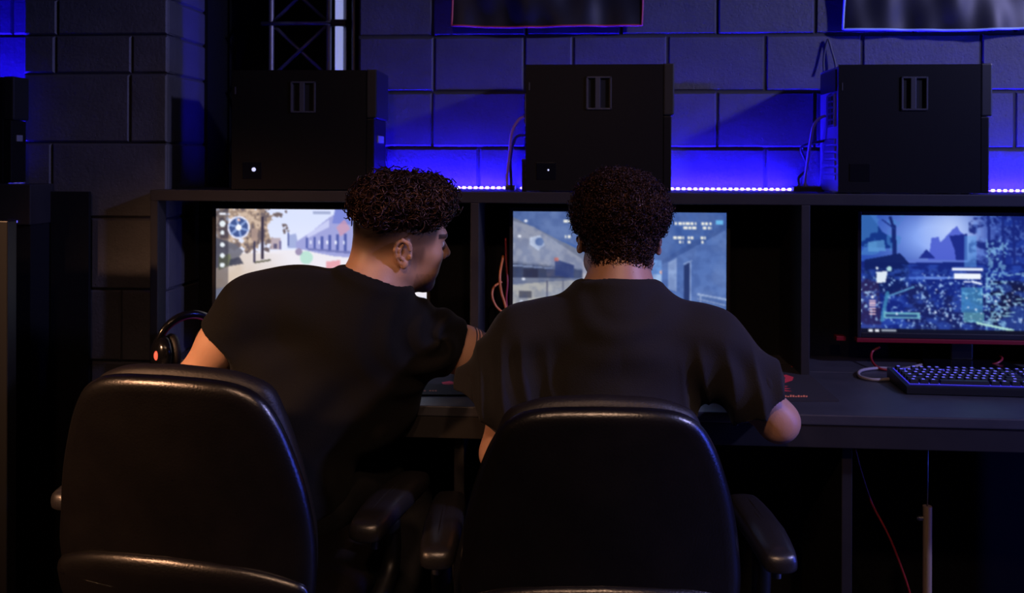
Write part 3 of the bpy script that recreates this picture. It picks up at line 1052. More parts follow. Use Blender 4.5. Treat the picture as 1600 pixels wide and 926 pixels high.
def monitor(x0, x1, ytop, Y, img, gain, label, red=False, tilt=0.0):
    a, b = at(x0, ytop, Y), at(x1, ytop, Y)
    w = b.x - a.x
    h = w * 9 / 16.0
    cx, zt = (a.x + b.x) / 2, a.z
    root = empty('monitor', (cx, Y, ZD), 0, label, 'monitor', 'monitors in the hutch bays')
    zc_ = zt - h / 2 - ZD
    s = link('screen', screen_mesh('screen', w, h, img, gain), root)
    s.location = (0, 0, zc_)
    e = 0.011
    f = MB()
    f.box((-w / 2 - e, -0.003, zc_ - h / 2 - e - 0.004), (-w / 2, 0.022, zc_ + h / 2 + e), ch=0.002)
    f.box((w / 2, -0.003, zc_ - h / 2 - e - 0.004), (w / 2 + e, 0.022, zc_ + h / 2 + e), ch=0.002)
    f.box((-w / 2, -0.003, zc_ + h / 2), (w / 2, 0.022, zc_ + h / 2 + e), ch=0.002)
    f.box((-w / 2, -0.003, zc_ - h / 2 - e - 0.004), (w / 2, 0.022, zc_ - h / 2), ch=0.002)
    f.build('bezel', 'bezel', root)
    MB().box((-w / 2 - 0.006, 0.003, zc_ - h / 2 - 0.008), (w / 2 + 0.006, 0.040, zc_ + h / 2 + 0.006), ch=0.006).build('rear_housing', 'bezel', root)
    if red:
        MB().box((-w / 2 - e - 0.002, -0.006, zc_ - h / 2 - e - 0.016), (w / 2 + e + 0.002, 0.018, zc_ - h / 2 - e - 0.0045), ch=0.002).build('chin_strip', 'red_plastic', root)
    MB().box((-0.03, 0.040, 0.012), (0.03, 0.058, zc_ + 0.02), ch=0.004).build('stand_neck', 'plastic', root)
    ft = MB()
    ft.prism([(-0.12, -0.09), (0.12, -0.09), (0.13, -0.06), (0.09, 0.085), (-0.09, 0.085), (-0.13, -0.06)], Matrix.Translation((0, 0.01, 0.0)), 0.012)
    ft.build('stand_foot', 'plastic_gloss', root)
    return root


YM = YH + 0.135
monitor(338, 667, 326, YM, paint_street(), 1.08, 'lit monitor showing a sunny street scene, beside the curly-haired player')
monitor(802, 1135, 330, YM, paint_corridor(), 0.92, 'lit monitor showing a blue corridor, in front of the player with the afro')
monitor(1346, 1684, 336, YM, paint_forest(), 1.0, 'lit monitor showing a deep blue forest scene above the keyboard', red=True)

# ---------------------------------------------------------------- keyboard


def keyboard(p, rz, label):
    """p: front left corner on the desk"""
    root = empty('keyboard', p, rz, label, 'keyboard')
    W_, D_ = 0.455, 0.150
    b = MB()
    prof = [(0, 0.002), (0, 0.017), (0.006, 0.020), (D_ - 0.004, 0.032), (D_, 0.029), (D_, 0.002)]
    M = Matrix(((0, 0, 1, 0), (1, 0, 0, 0), (0, 1, 0, 0), (0, 0, 0, 1)))
    b.prism(prof, M, W_)
    b.build('housing', 'plastic', root)
    g = MB()
    g.add([(0.010, 0.012, 0.0222), (W_ - 0.010, 0.012, 0.0222), (W_ - 0.010, D_ - 0.012, 0.0322), (0.010, D_ - 0.012, 0.0322)], [(0, 1, 2, 3)])
    g.build('backlight', 'key_glow', root)
    U = 0.0188
    cache = {}

    def key(x, row, u):
        if u not in cache:
            w = u * U - 0.003
            k = MB()
            t = 0.0022
            d = U - 0.003
            vs = [(0, 0, 0), (w, 0, 0), (w, d, 0), (0, d, 0), (t, t * .6, .0085), (w - t, t * .6, .0085), (w - t, d - t, .0085), (t, d - t, .0085)]
            k.add(vs, [(0, 1, 5, 4), (1, 2, 6, 5), (2, 3, 7, 6), (3, 0, 4, 7), (4, 5, 6, 7)], 0)
            l = min(0.0065, w * .5)
            k.add([(w / 2 - l / 2, d * .45, .0089), (w / 2 + l / 2, d * .45, .0089), (w / 2 + l / 2, d * .78, .0089), (w / 2 - l / 2, d * .78, .0089)], [(0, 1, 2, 3)], 1 if u < 4 else 0)
            cache[u] = k.mesh('key', ['key_cap', 'key_light'])
        o = link('key', cache[u], root)
        y = 0.014 + row * (U + 0.0008) + (0.003 if row == 5 else 0)
        z = 0.0232 + (y - 0.012) * 0.0785
        o.location = (x, y, z)
        o.rotation_euler = (R(4.5), 0, 0)
    lay = [
        [1.25, 1.25, 1.25, 6.25, 1.25, 1.25, 1.25, 1.25],
        [2.25] + [1] * 10 + [2.75],
        [1.75] + [1] * 11 + [2.25],
        [1.5] + [1] * 12 + [1.5],
        [1] * 13 + [2],
        [1, -1, 1, 1, 1, 1, -.5, 1, 1, 1, 1, -.5, 1, 1, 1, 1],
    ]
    nav = [[1, 1, 1], [-1, 1, -1], [], [1, 1, 1], [1, 1, 1], [1, 1, 1]]
    num = [[2, 1, -1], [1, 1, 1, 1], [1, 1, 1, -1], [1, 1, 1, 1], [1, 1, 1, 1], [1, 1, 1, 1]]
    for r_ in range(6):
        for x0, row in ((0.012, lay[r_]), (0.012 + 15.25 * U, nav[r_]), (0.012 + 18.5 * U, num[r_])):
            x = x0
            for u in row:
                if u > 0:
                    key(x, r_, u)
                x += abs(u) * U
    return root


kp = atz(1417, 616, ZD)
keyboard((kp.x, kp.y, ZD), R(-1.5), 'black mechanical keyboard with blue backlit keys below the blue forest screen')
kl = atz(905, 613, ZD)
keyboard((kl.x - 0.28, kl.y, ZD), 0, 'black mechanical keyboard in front of the player with the afro')

# mouse mats with printed mark and lettering


def mouse_mat(pts, label, marks=True):
    P = [atz(x, y, ZD) for x, y in pts]
    c = sum(P, Vector()) / 4
    root = empty('mouse_mat', (c.x, c.y, ZD), 0, label, 'mouse mat')
    poly = [(p.x - c.x, p.y - c.y) for p in P]
    MB().prism(poly, Matrix.Translation((0, 0, 0)), 0.003).build('pad', 'mat_cloth', root)
    return root, c


mm, mc = mouse_mat([(1140, 627), (1311, 627), (1246, 570), (1120, 570)], 'black mouse mat with red print beside the right elbow of the player with the afro')


def flat(root, c, pts, m, name):
    P = [atz(x, y, ZD + 0.0032) for x, y in pts]
    vs = [(p.x - c.x, p.y - c.y, 0.0032) for p in P]
    MB().add(vs, [tuple(range(len(vs)))[::-1]]).build(name, m, root)


flat(mm, mc, [(1198, 590), (1204, 586), (1216, 588), (1228, 585), (1240, 589), (1238, 594), (1226, 598), (1214, 597), (1206, 600), (1198, 598)], 'red_print', 'printed_mark')
flat(mm, mc, [(1206, 603), (1216, 601), (1232, 603), (1222, 605), (1236, 607), (1222, 608), (1238, 611), (1218, 611), (1208, 608)], 'red_print', 'printed_mark')
flat(mm, mc, [(1237, 571), (1243, 571), (1242, 573), (1236, 573)], 'red_print', 'printed_mark')
for i in range(9):
    x = 1226 + i * 4.1
    h = [2.6, 1.8, 3.4, 3.0, 1.8, 3.0, 2.2, 2.8, 2.2][i]
    flat(mm, mc, [(x, 620), (x + 3.0, 620), (x + 3.0, 620 - h), (x, 620 - h)], 'orange_print', 'printed_letter')
mm2, mc2 = mouse_mat([(588, 618), (742, 618), (738, 576), (604, 576)], 'black mouse mat with red print lying between the two players')
flat(mm2, mc2, [(690, 597), (702, 595), (714, 597), (712, 600), (700, 601), (692, 600)], 'red_print', 'printed_mark')
for i in range(12):
    x = 632 + i * 4.3
    if i in (5, 8):
        continue
    flat(mm2, mc2, [(x, 611), (x + 3.1, 611), (x + 3.1, 609.2), (x, 609.2)], 'orange_print', 'printed_letter')

# mouse on the mat under the right hand
cable('keyboard_cable', [atz(1440, 574, ZD + .012), atz(1410, 588, ZD + .006), atz(1370, 593, ZD + .0045), atz(1344, 588, ZD + .0045), atz(1345, 579, ZD + .0045), atz(1372, 575, ZD + .0045), atz(1410, 576, ZD + .006), atz(1440, 570, ZD + .006)], 0.0042, 'grey_wire', 'grey cable looped on the desk left of the backlit keyboard')
YR = YM + 0.02
cable('monitor_cable', [at(1375, 542, YR), at(1363, 549, YR), at(1362, 562, YR - .03), at(1372, 574, YR - .07), at(1392, 578, YR - .08), at(1420, 576, YR - .06)], 0.0032, 'red_wire', 'red cable hanging below the blue forest monitor')
cable('monitor_cable', [at(1545, 571, YR - .02), at(1560, 566, YR - .02), at(1566, 560, YR), at(1562, 556, YR + .02)], 0.003, 'red_wire', 'short red cable behind the backlit keyboard')
Yo = YH + 0.10
cable('bay_cable', [at(786, 400, Yo + .05), at(781, 430, Yo), at(783, 455, Yo), at(790, 480, Yo), at(796, 520, Yo), at(800, 545, Yo)], 0.0036, 'orange_wire', 'orange cable hanging straight in the bay left of the blue corridor screen')
cable('bay_cable', [at(784, 440, Yo + .02), at(772, 448, Yo + .01), at(769, 462, Yo), at(775, 478, Yo), at(788, 490, Yo), at(800, 500, Yo)], 0.0032, 'orange_wire', 'orange cable looped in the bay left of the blue corridor screen')
cable('bay_cable', [at(790, 372, Yo + .06), at(791, 410, Yo + .05), at(793, 440, Yo + .03), at(791, 470, Yo + .02), at(796, 500, Yo + .02)], 0.003, 'red_wire', 'thin red cable hanging in the bay left of the blue corridor screen')
o = MB().box(at(1307, 525, YR), at(1317, 529, YR + .03), ch=0.002).build('indicator_box', 'red_plastic')
tag(o, 'tiny red accessory under the hutch, left of the blue forest monitor', 'accessory')
cable('floor_cable', [at(1336, 700, 2.30), at(1345, 735, 2.29), at(1362, 785, 2.27), at(1388, 835, 2.25), at(1408, 885, 2.24), at(1424, 935, 2.23), at(1432, 990, 2.23)], 0.0026, 'red_wire', 'red cable trailing down under the desk')
pole = empty('support_pole', at(1449, 1000, 2.22), 0, 'slim metal support pole under the desk at the right', 'pole')
pz = at(1449, 790, 2.22).z
px_ = at(1449, 800, 2.22).x
pole.location = (px_, 2.22, 0)
MB().tube([(0, 0, 0.01), (0, 0, pz)], 0.0105, 14).build('tube', 'pole_metal', pole, smooth=True, angle=50)
MB().lathe([(0.05, 0), (0.05, 0.006), (0.013, 0.012)], 20).build('base', 'plastic', pole)
MB().lathe([(0.006, 0), (0.006, 0.01), (0.003, 0.014)], 10, Matrix.Translation((-0.011, 0, pz - 0.03)) @ Matrix.Rotation(R(-90), 4, 'Y')).build('screw', 'steel', pole)
MB().tube([(0, 0, pz), (0.004, 0.01, pz + 0.05), (0.006, 0.012, ZD - 0.027)], 0.0017, 8).build('wire', 'steel', pole, smooth=True)

# ---------------------------------------------------------------- headset on the left
hp = at(262, 520, 2.30)
hs = empty('headset', (hp.x + 0.055, 2.30, ZD), R(48), 'black headset with red light leaning at the left end of the desk', 'headset')


def ellip(c, r, n=24, m=14, M=None):
    mb = MB()
    prof = []
    vs, fs = [], []
    for j in range(m + 1):
        t = -math.pi / 2 + math.pi * j / m
        for i in range(n):
            q = 2 * math.pi * i / n
            v = Vector((r[0] * math.cos(t) * math.cos(q), r[1] * math.cos(t) * math.sin(q), r[2] * math.sin(t)))
            if M is not None:
                v = M @ v
            vs.append(v + Vector(c))
    for j in range(m):
        for i in range(n):
            fs.append((j * n + i, j * n + (i + 1) % n, (j + 1) * n + (i + 1) % n, (j + 1) * n + i))
    return mb.add(vs, fs)


for s_ in (-1, 1):
    c = (s_ * 0.068, 0, 0.055)
    e = ellip(c, (0.026, 0.042, 0.050))
    ec = e.build('ear_cup', 'plastic_gloss', hs, smooth=True)
    ring = [(c[0] - s_ * 0.024, c[1] + 0.033 * math.cos(q), c[2] + 0.040 * math.sin(q)) for q in np.linspace(0, 2 * math.pi, 24, endpoint=False)]
    MB().tube(ring, 0.011, 8, closed=True).build('ear_pad', 'leather_soft', hs, smooth=True)
    lg = ellip((c[0] + s_ * 0.022, c[1] - 0.016, c[2] + 0.002), (0.006, 0.007, 0.012))
    lg.build('light', 'led_red', ec, smooth=True)
band = [(0.082 * math.cos(q), -0.012 * math.sin(q), 0.075 + 0.078 * math.sin(q)) for q in np.linspace(0, math.pi, 22)]
MB().tube(band, [0.006 + 0.004 * math.sin(math.pi * i / 21) for i in range(22)], 10).build('headband', 'plastic_gloss', hs, smooth=True)
band2 = [(0.072 * math.cos(q), -0.012 * math.sin(q), 0.078 + 0.064 * math.sin(q)) for q in np.linspace(0.3, math.pi - 0.3, 16)]
MB().tube(band2, 0.003, 8).build('band_wire', 'red_wire', hs, smooth=True)
MB().tube(catmull([(-0.075, -0.02, 0.02), (-0.085, -0.03, 0.004), (-0.10, -0.06, 0.004), (-0.08, -0.12, 0.004)], 6), 0.0022, 8).build('cord', 'red_wire', hs, smooth=True)

# ---------------------------------------------------------------- neighbouring desk on the left
nb = empty('neighbour_hutch', (at(30, 400, 2.33).x, 2.33, 0), 0, 'dark end of the neighbouring hutch at the left edge, with a small blue light', 'shelf unit')
nx1 = at(47, 320, 2.33).x
nz1 = at(30, 288, 2.33).z
part(MB().box((nx1 - 0.9, 2.33, nz1 - 0.11), (nx1, 2.44, nz1), ch=0.003), 'shelf_board', 'desk_edge', nb)
part(MB().box((nx1 - 0.9, 2.4405, nz1 - 0.03), (pil_x0 - 0.004, YW - 0.004, nz1), ch=0.002), 'shelf_board', 'desk_edge', nb)
part(MB().box((nx1 - 0.055, 2.34, 0), (nx1 - 0.004, 2.44, nz1 - 0.1105), ch=0.002), 'end_panel', 'black_wall', nb)
part(MB().box((nx1 - 0.9, 2.43, 0), (nx1 - 0.06, 2.44, nz1 - 0.1105)), 'back_panel', 'black_wall', nb)
part(MB().box((nx1 + 0.001, 2.425, 0), (at(140, 400, 2.43).x, 2.437, at(100, 299, 2.43).z)), 'shadow_sheet', 'black_wall', nb)  # added black sheet standing in for the shadow on the pillar
a_, b_ = at(12, 347.5, 2.329), at(27, 344.5, 2.329)
part(MB().box((a_.x, 2.3275, a_.z), (b_.x, 2.3298, b_.z)), 'glow_mark', 'key_light', nb)
tx_ = at(24, 200, 2.36).x
tz_ = at(12, 121, 2.36).z
make_tower((tx_ - 0.21, 2.35, nz1 + 0.0005), 0.42, tz_ - nz1, 0.075, 0, 'black computer tower cut off by the left edge of the picture', {})
led_strip(-2.3, pil_x0 - 0.012, nz1 + 0.0005, 2.50, 'glowing blue LED strip behind the neighbouring hutch at the left edge', wd=.03)
prt = empty('partition_panel', (at(6, 500, 2.05).x - 0.2, 2.05, 0), 0, 'tall dark partition at the left edge of the picture', 'partition')
ppx = at(12, 500, 2.05).x
ppz = at(12, 345, 2.05).z
part(MB().box((ppx - 0.5, 2.05, 0.06), (ppx, 2.085, ppz), ch=0.003), 'panel', 'plastic', prt)
part(MB().box((ppx - 0.5, 2.02, 0.0), (ppx - 0.02, 2.115, 0.0595), ch=0.003), 'plinth', 'plastic', prt)

# ---------------------------------------------------------------- office chairs


def shell_from_outline(outline, rings, bend, tilt):
    """outline: closed list of (x, z); rings: list of (inset, y): walks from the rear centre over the rim to the front centre"""
    n = len(outline)
    cx = sum(p[0] for p in outline) / n
    cz = sum(p[1] for p in outline) / n
    vs = []
    # outward normals
    nor = []
    for i in range(n):
        a, b = outline[i - 1], outline[(i + 1) % n]
        t = Vector((b[0] - a[0], b[1] - a[1])).normalized()
        nor.append(Vector((t.y, -t.x)))
    if sum(nor[i].x * (outline[i][0] - cx) + nor[i].y * (outline[i][1] - cz) for i in range(n)) < 0:
        nor = [-k for k in nor]
    for ins, y in rings:
        for i, (x, z) in enumerate(outline):
            if ins < 0.03:
                X, Z = x - nor[i].x * ins, z - nor[i].y * ins
            else:
                f = max(0.04, 0.66 * (1 - ins / 0.22))
                X, Z = cx + (x - cx) * f, cz + (z - cz) * f
            vs.append((X, y + bend(X, Z), Z))
    fs = []
    for j in range(len(rings) - 1):
        for i in range(n):
            k = (i + 1) % n
            fs.append((j * n + i, j * n + k, (j + 1) * n + k, (j + 1) * n + i))
    fs.append(tuple(range(n))[::-1])
    m = (len(rings) - 1) * n
    fs.append(tuple(m + i for i in range(n)))
    return MB().add(vs, fs)


def smooth_outline(half, n=6):
    """half outline from bottom centre to top centre (x>=0) -> closed smooth outline"""
    pts = [Vector((x, 0, z)) for x, z in half]
    c = catmull(pts, n)
    r = [(p.x, p.z) for p in c]
    l = [(-x, z) for x, z in r[::-1]][1:-1]
    return r + l


def superbox(cx, cy, z0, z1, w, d, p=4.0, crown=0.012, n=40):
    """cushion with rounded plan and domed top"""
    vs, fs = [], []
    lev = [(0.90, z0), (0.97, z0 + 0.004), (1.0, z0 + 0.35 * (z1 - z0)), (1.0, z0 + 0.6 * (z1 - z0)), (0.97, z1 - 0.012), (0.90, z1 - 0.003), (0.75, z1 + crown * .4), (0.4, z1 + crown * .9), (0.05, z1 + crown)]
    for s, z in lev:
        for k in range(n):
            q = 2 * math.pi * k / n
            c, t = math.cos(q), math.sin(q)
            rr = (abs(c) ** p + abs(t) ** p) ** (-1 / p)
            vs.append((cx + w / 2 * s * rr * c, cy + d / 2 * s * rr * t, z))
    for j in range(len(lev) - 1):
        for k in range(n):
            fs.append((j * n + k, j * n + (k + 1) % n, (j + 1) * n + (k + 1) % n, (j + 1) * n + k))
    fs.append(tuple(range(n))[::-1])
    fs.append(tuple((len(lev) - 1) * n + k for k in range(n)))
    return MB().add(vs, fs)


def office_chair(loc, rz, label, arms=(0.30, 0.30), arm_y=0.0, scale=(1, 1, 1)):
    root = empty('office_chair', loc, rz, label, 'chair', 'black leather office chairs')
    half = [(0.0, .425), (.12, .427), (.19, .437), (.228, .47), (.240, .53), (.238, .60), (.226, .68), (.207, .75), (.187, .802), (.164, .838), (.130, .860), (.08, .870), (0.0, .873)]
    out = smooth_outline(half)
    yb = -0.29

    def bend(x, z):
        return yb + 0.55 * x * x - 0.10 * max(0, z - .60) + 0.10 * max(0, .55 - z)
    rings = [(.21, -.004), (.17, -.004), (.13, -.003), (.09, -.002), (.05, -.001), (.029, 0.0), (.018, .001), (.010, .004), (.004, .009), (.0008, .015), (0, .021), (.002, .028), (.008, .033), (.02, .035), (.21, .035)]
    shell_from_outline(out, rings, bend, 0).build('back_shell', 'leather', root, smooth=True)
    half2 = [(0.0, .43), (.12, .432), (.18, .445), (.214, .48), (.225, .53), (.224, .60), (.212, .68), (.196, .75), (.179, .806), (.160, .848), (.125, .868), (.08, .879), (0.0, .884)]
    rings2 = [(.21, .034), (.05, .034), (.022, .035), (.008, .040), (.001, .050), (0, .060), (.004, .075), (.015, .088), (.029, .094), (.08, .100), (.21, .103)]
    shell_from_outline(smooth_outline(half2), rings2, bend, 0).build('back_cushion', 'leather_soft', root, smooth=True)
    # lower rear cover with an arched top edge
    half3 = [(0.0, .410), (.12, .412), (.19, .424), (.226, .452), (.236, .49), (.236, .505), (.226, .522), (.20, .534), (.15, .547), (.08, .556), (0.0, .560)]
    rings3 = [(.21, -.016), (.17, -.016), (.13, -.016), (.09, -.0158), (.05, -.0155), (.029, -.0150), (.016, -.0125), (.008, -.009), (.002, -.004), (0, .002), (.004, .012), (.21, .014)]
    shell_from_outline(smooth_outline(half3), rings3, bend, 0).build('lumbar_cover', 'leather', root, smooth=True)
    superbox(0, 0.0, .385, .455, .50, .48).build('seat', 'leather_soft', root, smooth=True)
    MB().box((-.16, -.14, .350), (.16, .14, .386), ch=.008).build('seat_plate', 'plastic', root)
    MB().tube(catmull([(0, -.10, .365), (0, -.22, .36), (0, -.275, .40), (0, -.268, .47)], 6), .022, 10).build('back_bar', 'plastic', root, smooth=True)
    for s in (-1, 1):
        arm = arms[0] if s < 0 else arms[1]
        # arm pad: rounded capsule in plan
        pad = MB()
        vs, fs = [], []
        n = 32
        lev = [(.86, 0.0), (.97, .004), (1.0, .012), (.99, .020), (.93, .028), (.80, .033), (.5, .036), (.1, .037)]
        for sc, z in lev:
            for k in range(n):
                q = 2 * math.pi * k / n
                c, t = math.cos(q), math.sin(q)
                hw, hl = .037, .165
                x = hw * sc * math.copysign(abs(c) ** .75, c)
                e = hl - hw
                y = (e + (hw) * sc * abs(t) ** .8) * (1 if t >= 0 else -1) if abs(t) > 1e-6 else 0
                yy = math.copysign(e * min(1, abs(t) * 1.6), t) + hw * sc * t
                vs.append((s * arm + x, -.04 + arm_y + yy, .548 + z - 0.012 * ((yy / hl) ** 2) + (0.004 if yy < 0 else 0)))
        for j in range(len(lev) - 1):
            for k in range(n):
                fs.append((j * n + k, j * n + (k + 1) % n, (j + 1) * n + (k + 1) % n, (j + 1) * n + k))
        fs.append(tuple(range(n))[::-1])
        fs.append(tuple((len(lev) - 1) * n + k for k in range(n)))
        pd = pad.add(vs, fs).build('arm_pad', 'arm_leather', root, smooth=True)
        MB().box((s * arm - .024, -.16 + arm_y, .538), (s * arm + .024, .08 + arm_y, .5485), ch=.004).build('pad_plate', 'plastic', root)
        MB().tube(catmull([(s * arm, -.05 + arm_y, .54), (s * arm, -.05 + arm_y, .44), (s * (arm - .01), -.04, .385), (s * (arm - .07), -.03, .362), (s * .15, -.03, .362)], 6), .018, 10).build('arm_post', 'plastic', root, smooth=True)
        MB().lathe([(.008, 0), (.008, .02), (.005, .026)], 12, Matrix.Translation((s * (arm + .004), -.150 + arm_y, .512))).build('arm_knob', 'steel', root, smooth=True, angle=50)
    MB().lathe([(.026, .12), (.026, .22), (.019, .222), (.019, .35)], 20).build('gas_column', 'plastic', root, smooth=True, angle=40)
    for k in range(5):
        q = 2 * math.pi * k / 5 + .3
        d = Vector((math.cos(q), math.sin(q), 0))
        MB().tube([d * .02 + Vector((0, 0, .125)), d * .16 + Vector((0, 0, .112)), d * .30 + Vector((0, 0, .085))], [.026, .021, .015], 10).build('base_arm', 'plastic', root, smooth=True)
        c = d * .30
        t = Vector((-d.y, d.x, 0))
        M = Matrix.Translation(c + Vector((0, 0, .0275))) @ Matrix(((t.x, 0, d.x, 0), (t.y, 0, d.y, 0), (0, 1, 0, 0), (0, 0, 0, 1)))
        w = MB()
        rot = t.to_track_quat('Z', 'Y').to_matrix().to_4x4()
        Mw = Matrix.Translation(c + Vector((0, 0, .0275))) @ rot
        w.lathe([(.018, -.022), (.026, -.018), (.027, -.008), (.020, -.004), (.020, .004), (.027, .008), (.026, .018), (.018, .022)], 18, Mw)
        w.build('caster', 'plastic', root, smooth=True, angle=50)
    root.scale = scale
    return root


cR = at(942, 640, 1.56)
chR = (cR.x - 0.29 * math.sin(R(3)), 1.56 + 0.30, 0)
office_chair(chR, R(3), 'black leather office chair of the player with the afro, closest to the camera', arms=(.285, .322), scale=(1.05, 1, 1))
cL = at(257, 600, 1.555)
chL = (cL.x + 0.30 * math.sin(R(9)), 1.555 + 0.30, 0)
office_chair(chL, R(-9), 'black leather office chair of the curly-haired player, at the left', arms=(.335, .275), arm_y=.085, scale=(1.10, 1, 1.045))

# ---------------------------------------------------------------- bodies: signed distance fields meshed with surface nets


def nrm(v):
    v = np.asarray(v, float)
    return v / np.linalg.norm(v)


class Field:
    def __init__(s):
        s.p = []

    def cone(s, a, b, ra, rb, k=.02, sub=False, cap0=None, cap1=None):
        """tapered capsule; cap1=True cuts it flat at b, cap0 at a"""
        a, b = np.asarray(a, float), np.asarray(b, float)
        ba = b - a
        L2 = ba @ ba
        u = ba / math.sqrt(L2)

        def f(X, Y, Z):
            dx, dy, dz = X - a[0], Y - a[1], Z - a[2]
            t = np.clip((dx * ba[0] + dy * ba[1] + dz * ba[2]) / L2, 0, 1)
            d = np.sqrt((dx - t * ba[0]) ** 2 + (dy - t * ba[1]) ** 2 + (dz - t * ba[2]) ** 2) - (ra + (rb - ra) * t)
            if cap1:
                d = np.maximum(d, (X - b[0]) * u[0] + (Y - b[1]) * u[1] + (Z - b[2]) * u[2])
            if cap0:
                d = np.maximum(d, -(dx * u[0] + dy * u[1] + dz * u[2]))
            return d
        r = max(ra, rb)
        s.p.append((f, np.minimum(a, b) - r, np.maximum(a, b) + r, k, sub))
        return s

    def ell(s, c, rad, axes=None, k=.02, sub=False, plane=None):
        c, rad = np.asarray(c, float), np.asarray(rad, float)
        A = np.eye(3) if axes is None else np.asarray(axes, float)      # rows: local axes in world

        def f(X, Y, Z):
            dx, dy, dz = X - c[0], Y - c[1], Z - c[2]
            q = [(dx * A[i, 0] + dy * A[i, 1] + dz * A[i, 2]) for i in range(3)]
            k0 = np.sqrt(sum((q[i] / rad[i]) ** 2 for i in range(3)))
            k1 = np.sqrt(sum((q[i] / rad[i] ** 2) ** 2 for i in range(3)))
            d = k0 * (k0 - 1) / np.maximum(k1, 1e-6)
            if plane is not None:
                n, o = plane
                d = np.maximum(d, (X - o[0]) * n[0] + (Y - o[1]) * n[1] + (Z - o[2]) * n[2])
            return d
        e = np.sqrt(((A * rad[:, None]) ** 2).sum(0))
        s.p.append((f, c - e, c + e, k, sub))
        return s

    def torus(s, c, n, R_, r, k=.006, sx=None, flat=1.0):
        c, n = np.asarray(c, float), nrm(n)

        def f(X, Y, Z):
            dx, dy, dz = X - c[0], Y - c[1], Z - c[2]
            h = dx * n[0] + dy * n[1] + dz * n[2]
            q = np.sqrt(np.maximum(dx * dx + dy * dy + dz * dz - h * h, 0))
            return np.sqrt((q - R_) ** 2 + (h * flat) ** 2) - r
        s.p.append((f, c - R_ - r, c + R_ + r, k, False))
        return s

    def mesh(s, h, lo=None, hi=None):
        if lo is None:
            lo = np.min([q[1] for q in s.p if not q[4]], 0) - .02
            hi = np.max([q[2] for q in s.p if not q[4]], 0) + .02
        lo, hi = np.asarray(lo, float), np.asarray(hi, float)
        n = np.ceil((hi - lo) / h).astype(int) + 1
        ax = [(lo[i] + h * np.arange(n[i])).astype(np.float32) for i in range(3)]
        D = np.full(n, 0.5, np.float32)
        for f, a, b, k, sub in s.p:
            m = k + .03
            sl = []
            for i in range(3):
                i0 = max(0, int((a[i] - m - lo[i]) / h))
                i1 = min(n[i], int((b[i] + m - lo[i]) / h) + 2)
                sl.append(slice(i0, max(i0, i1)))
            sl = tuple(sl)
            if any(q.stop <= q.start for q in sl):
                continue
            d = f(ax[0][sl[0]][:, None, None], ax[1][sl[1]][None, :, None], ax[2][sl[2]][None, None, :]).astype(np.float32)
            cur = D[sl]
            if sub:
                hh = np.maximum(k - np.abs(cur + d), 0) / k
                D[sl] = np.maximum(cur, -d) + hh * hh * k * .25
            else:
                hh = np.maximum(k - np.abs(cur - d), 0) / k
                D[sl] = np.minimum(cur, d) - hh * hh * k * .25
        return surface_net(D, lo, h)


def surface_net(D, lo, h):
    S = D < 0
    nx, ny, nz = D.shape
    cnt = np.zeros((nx - 1, ny - 1, nz - 1), np.int8)
    for i in (0, 1):
        for j in (0, 1):
            for k in (0, 1):
                cnt += S[i:nx - 1 + i, j:ny - 1 + j, k:nz - 1 + k]
    act = (cnt > 0) & (cnt < 8)
    ids = np.full(act.shape, -1, np.int64)
    I = np.argwhere(act)
    ids[act] = np.arange(len(I))
    cor = np.array([(i, j, k) for i in (0, 1) for j in (0, 1) for k in (0, 1)])
    val = np.stack([D[I[:, 0] + c[0], I[:, 1] + c[1], I[:, 2] + c[2]] for c in cor], 1)
    acc = np.zeros((len(I), 3))
    num = np.zeros(len(I))
    for a in range(8):
        for b in range(a + 1, 8):
            if np.abs(cor[a] - cor[b]).sum() != 1:
                continue
            va, vb = val[:, a], val[:, b]
            m = (va < 0) != (vb < 0)
            t = np.where(m, va / np.where(m, va - vb, 1), 0)
            p = cor[a] + t[:, None] * (cor[b] - cor[a])
            acc += np.where(m[:, None], p, 0)
            num += m
    V = lo + h * (I + acc / num[:, None])
    F = []
    for ax in range(3):
        o = [0, 0, 0]
        o[ax] = 1
        A = S[:nx - o[0], :ny - o[1], :nz - o[2]]
        B = S[o[0]:, o[1]:, o[2]:]
        E = np.argwhere(A != B)
        u, v = [(1, 2), (2, 0), (0, 1)][ax]
        E = E[(E[:, u] > 0) & (E[:, v] > 0) & (E[:, u] < D.shape[u] - 1) & (E[:, v] < D.shape[v] - 1)]
        q = []
        for du, dv in ((0, 0), (1, 0), (1, 1), (0, 1)):
            c = E.copy()
            c[:, u] -= du
            c[:, v] -= dv
            q.append(ids[c[:, 0], c[:, 1], c[:, 2]])
        q = np.stack(q, 1)
        ins = A[E[:, 0], E[:, 1], E[:, 2]]
        q[~ins] = q[~ins][:, ::-1]
        F.append(q)
    F = np.concatenate(F)
    F = F[(F >= 0).all(1)]
    return V, F


def normals(V, F):
    n = np.zeros_like(V)
    fn = np.cross(V[F[:, 2]] - V[F[:, 0]], V[F[:, 3]] - V[F[:, 1]])
    for i in range(4):
        np.add.at(n, F[:, i], fn)
    return n / (np.linalg.norm(n, axis=1, keepdims=True) + 1e-12)


def relax(V, F, it=2, lam=.5):
    for _ in range(it):
        acc = np.zeros_like(V)
        c = np.zeros(len(V))
        for i in range(4):
            for j in (1, 3):
                np.add.at(acc, F[:, i], V[F[:, (i + j) % 4]])
                np.add.at(c, F[:, i], 1)
        V = V * (1 - lam) + lam * acc / np.maximum(c, 1)[:, None]
    return V


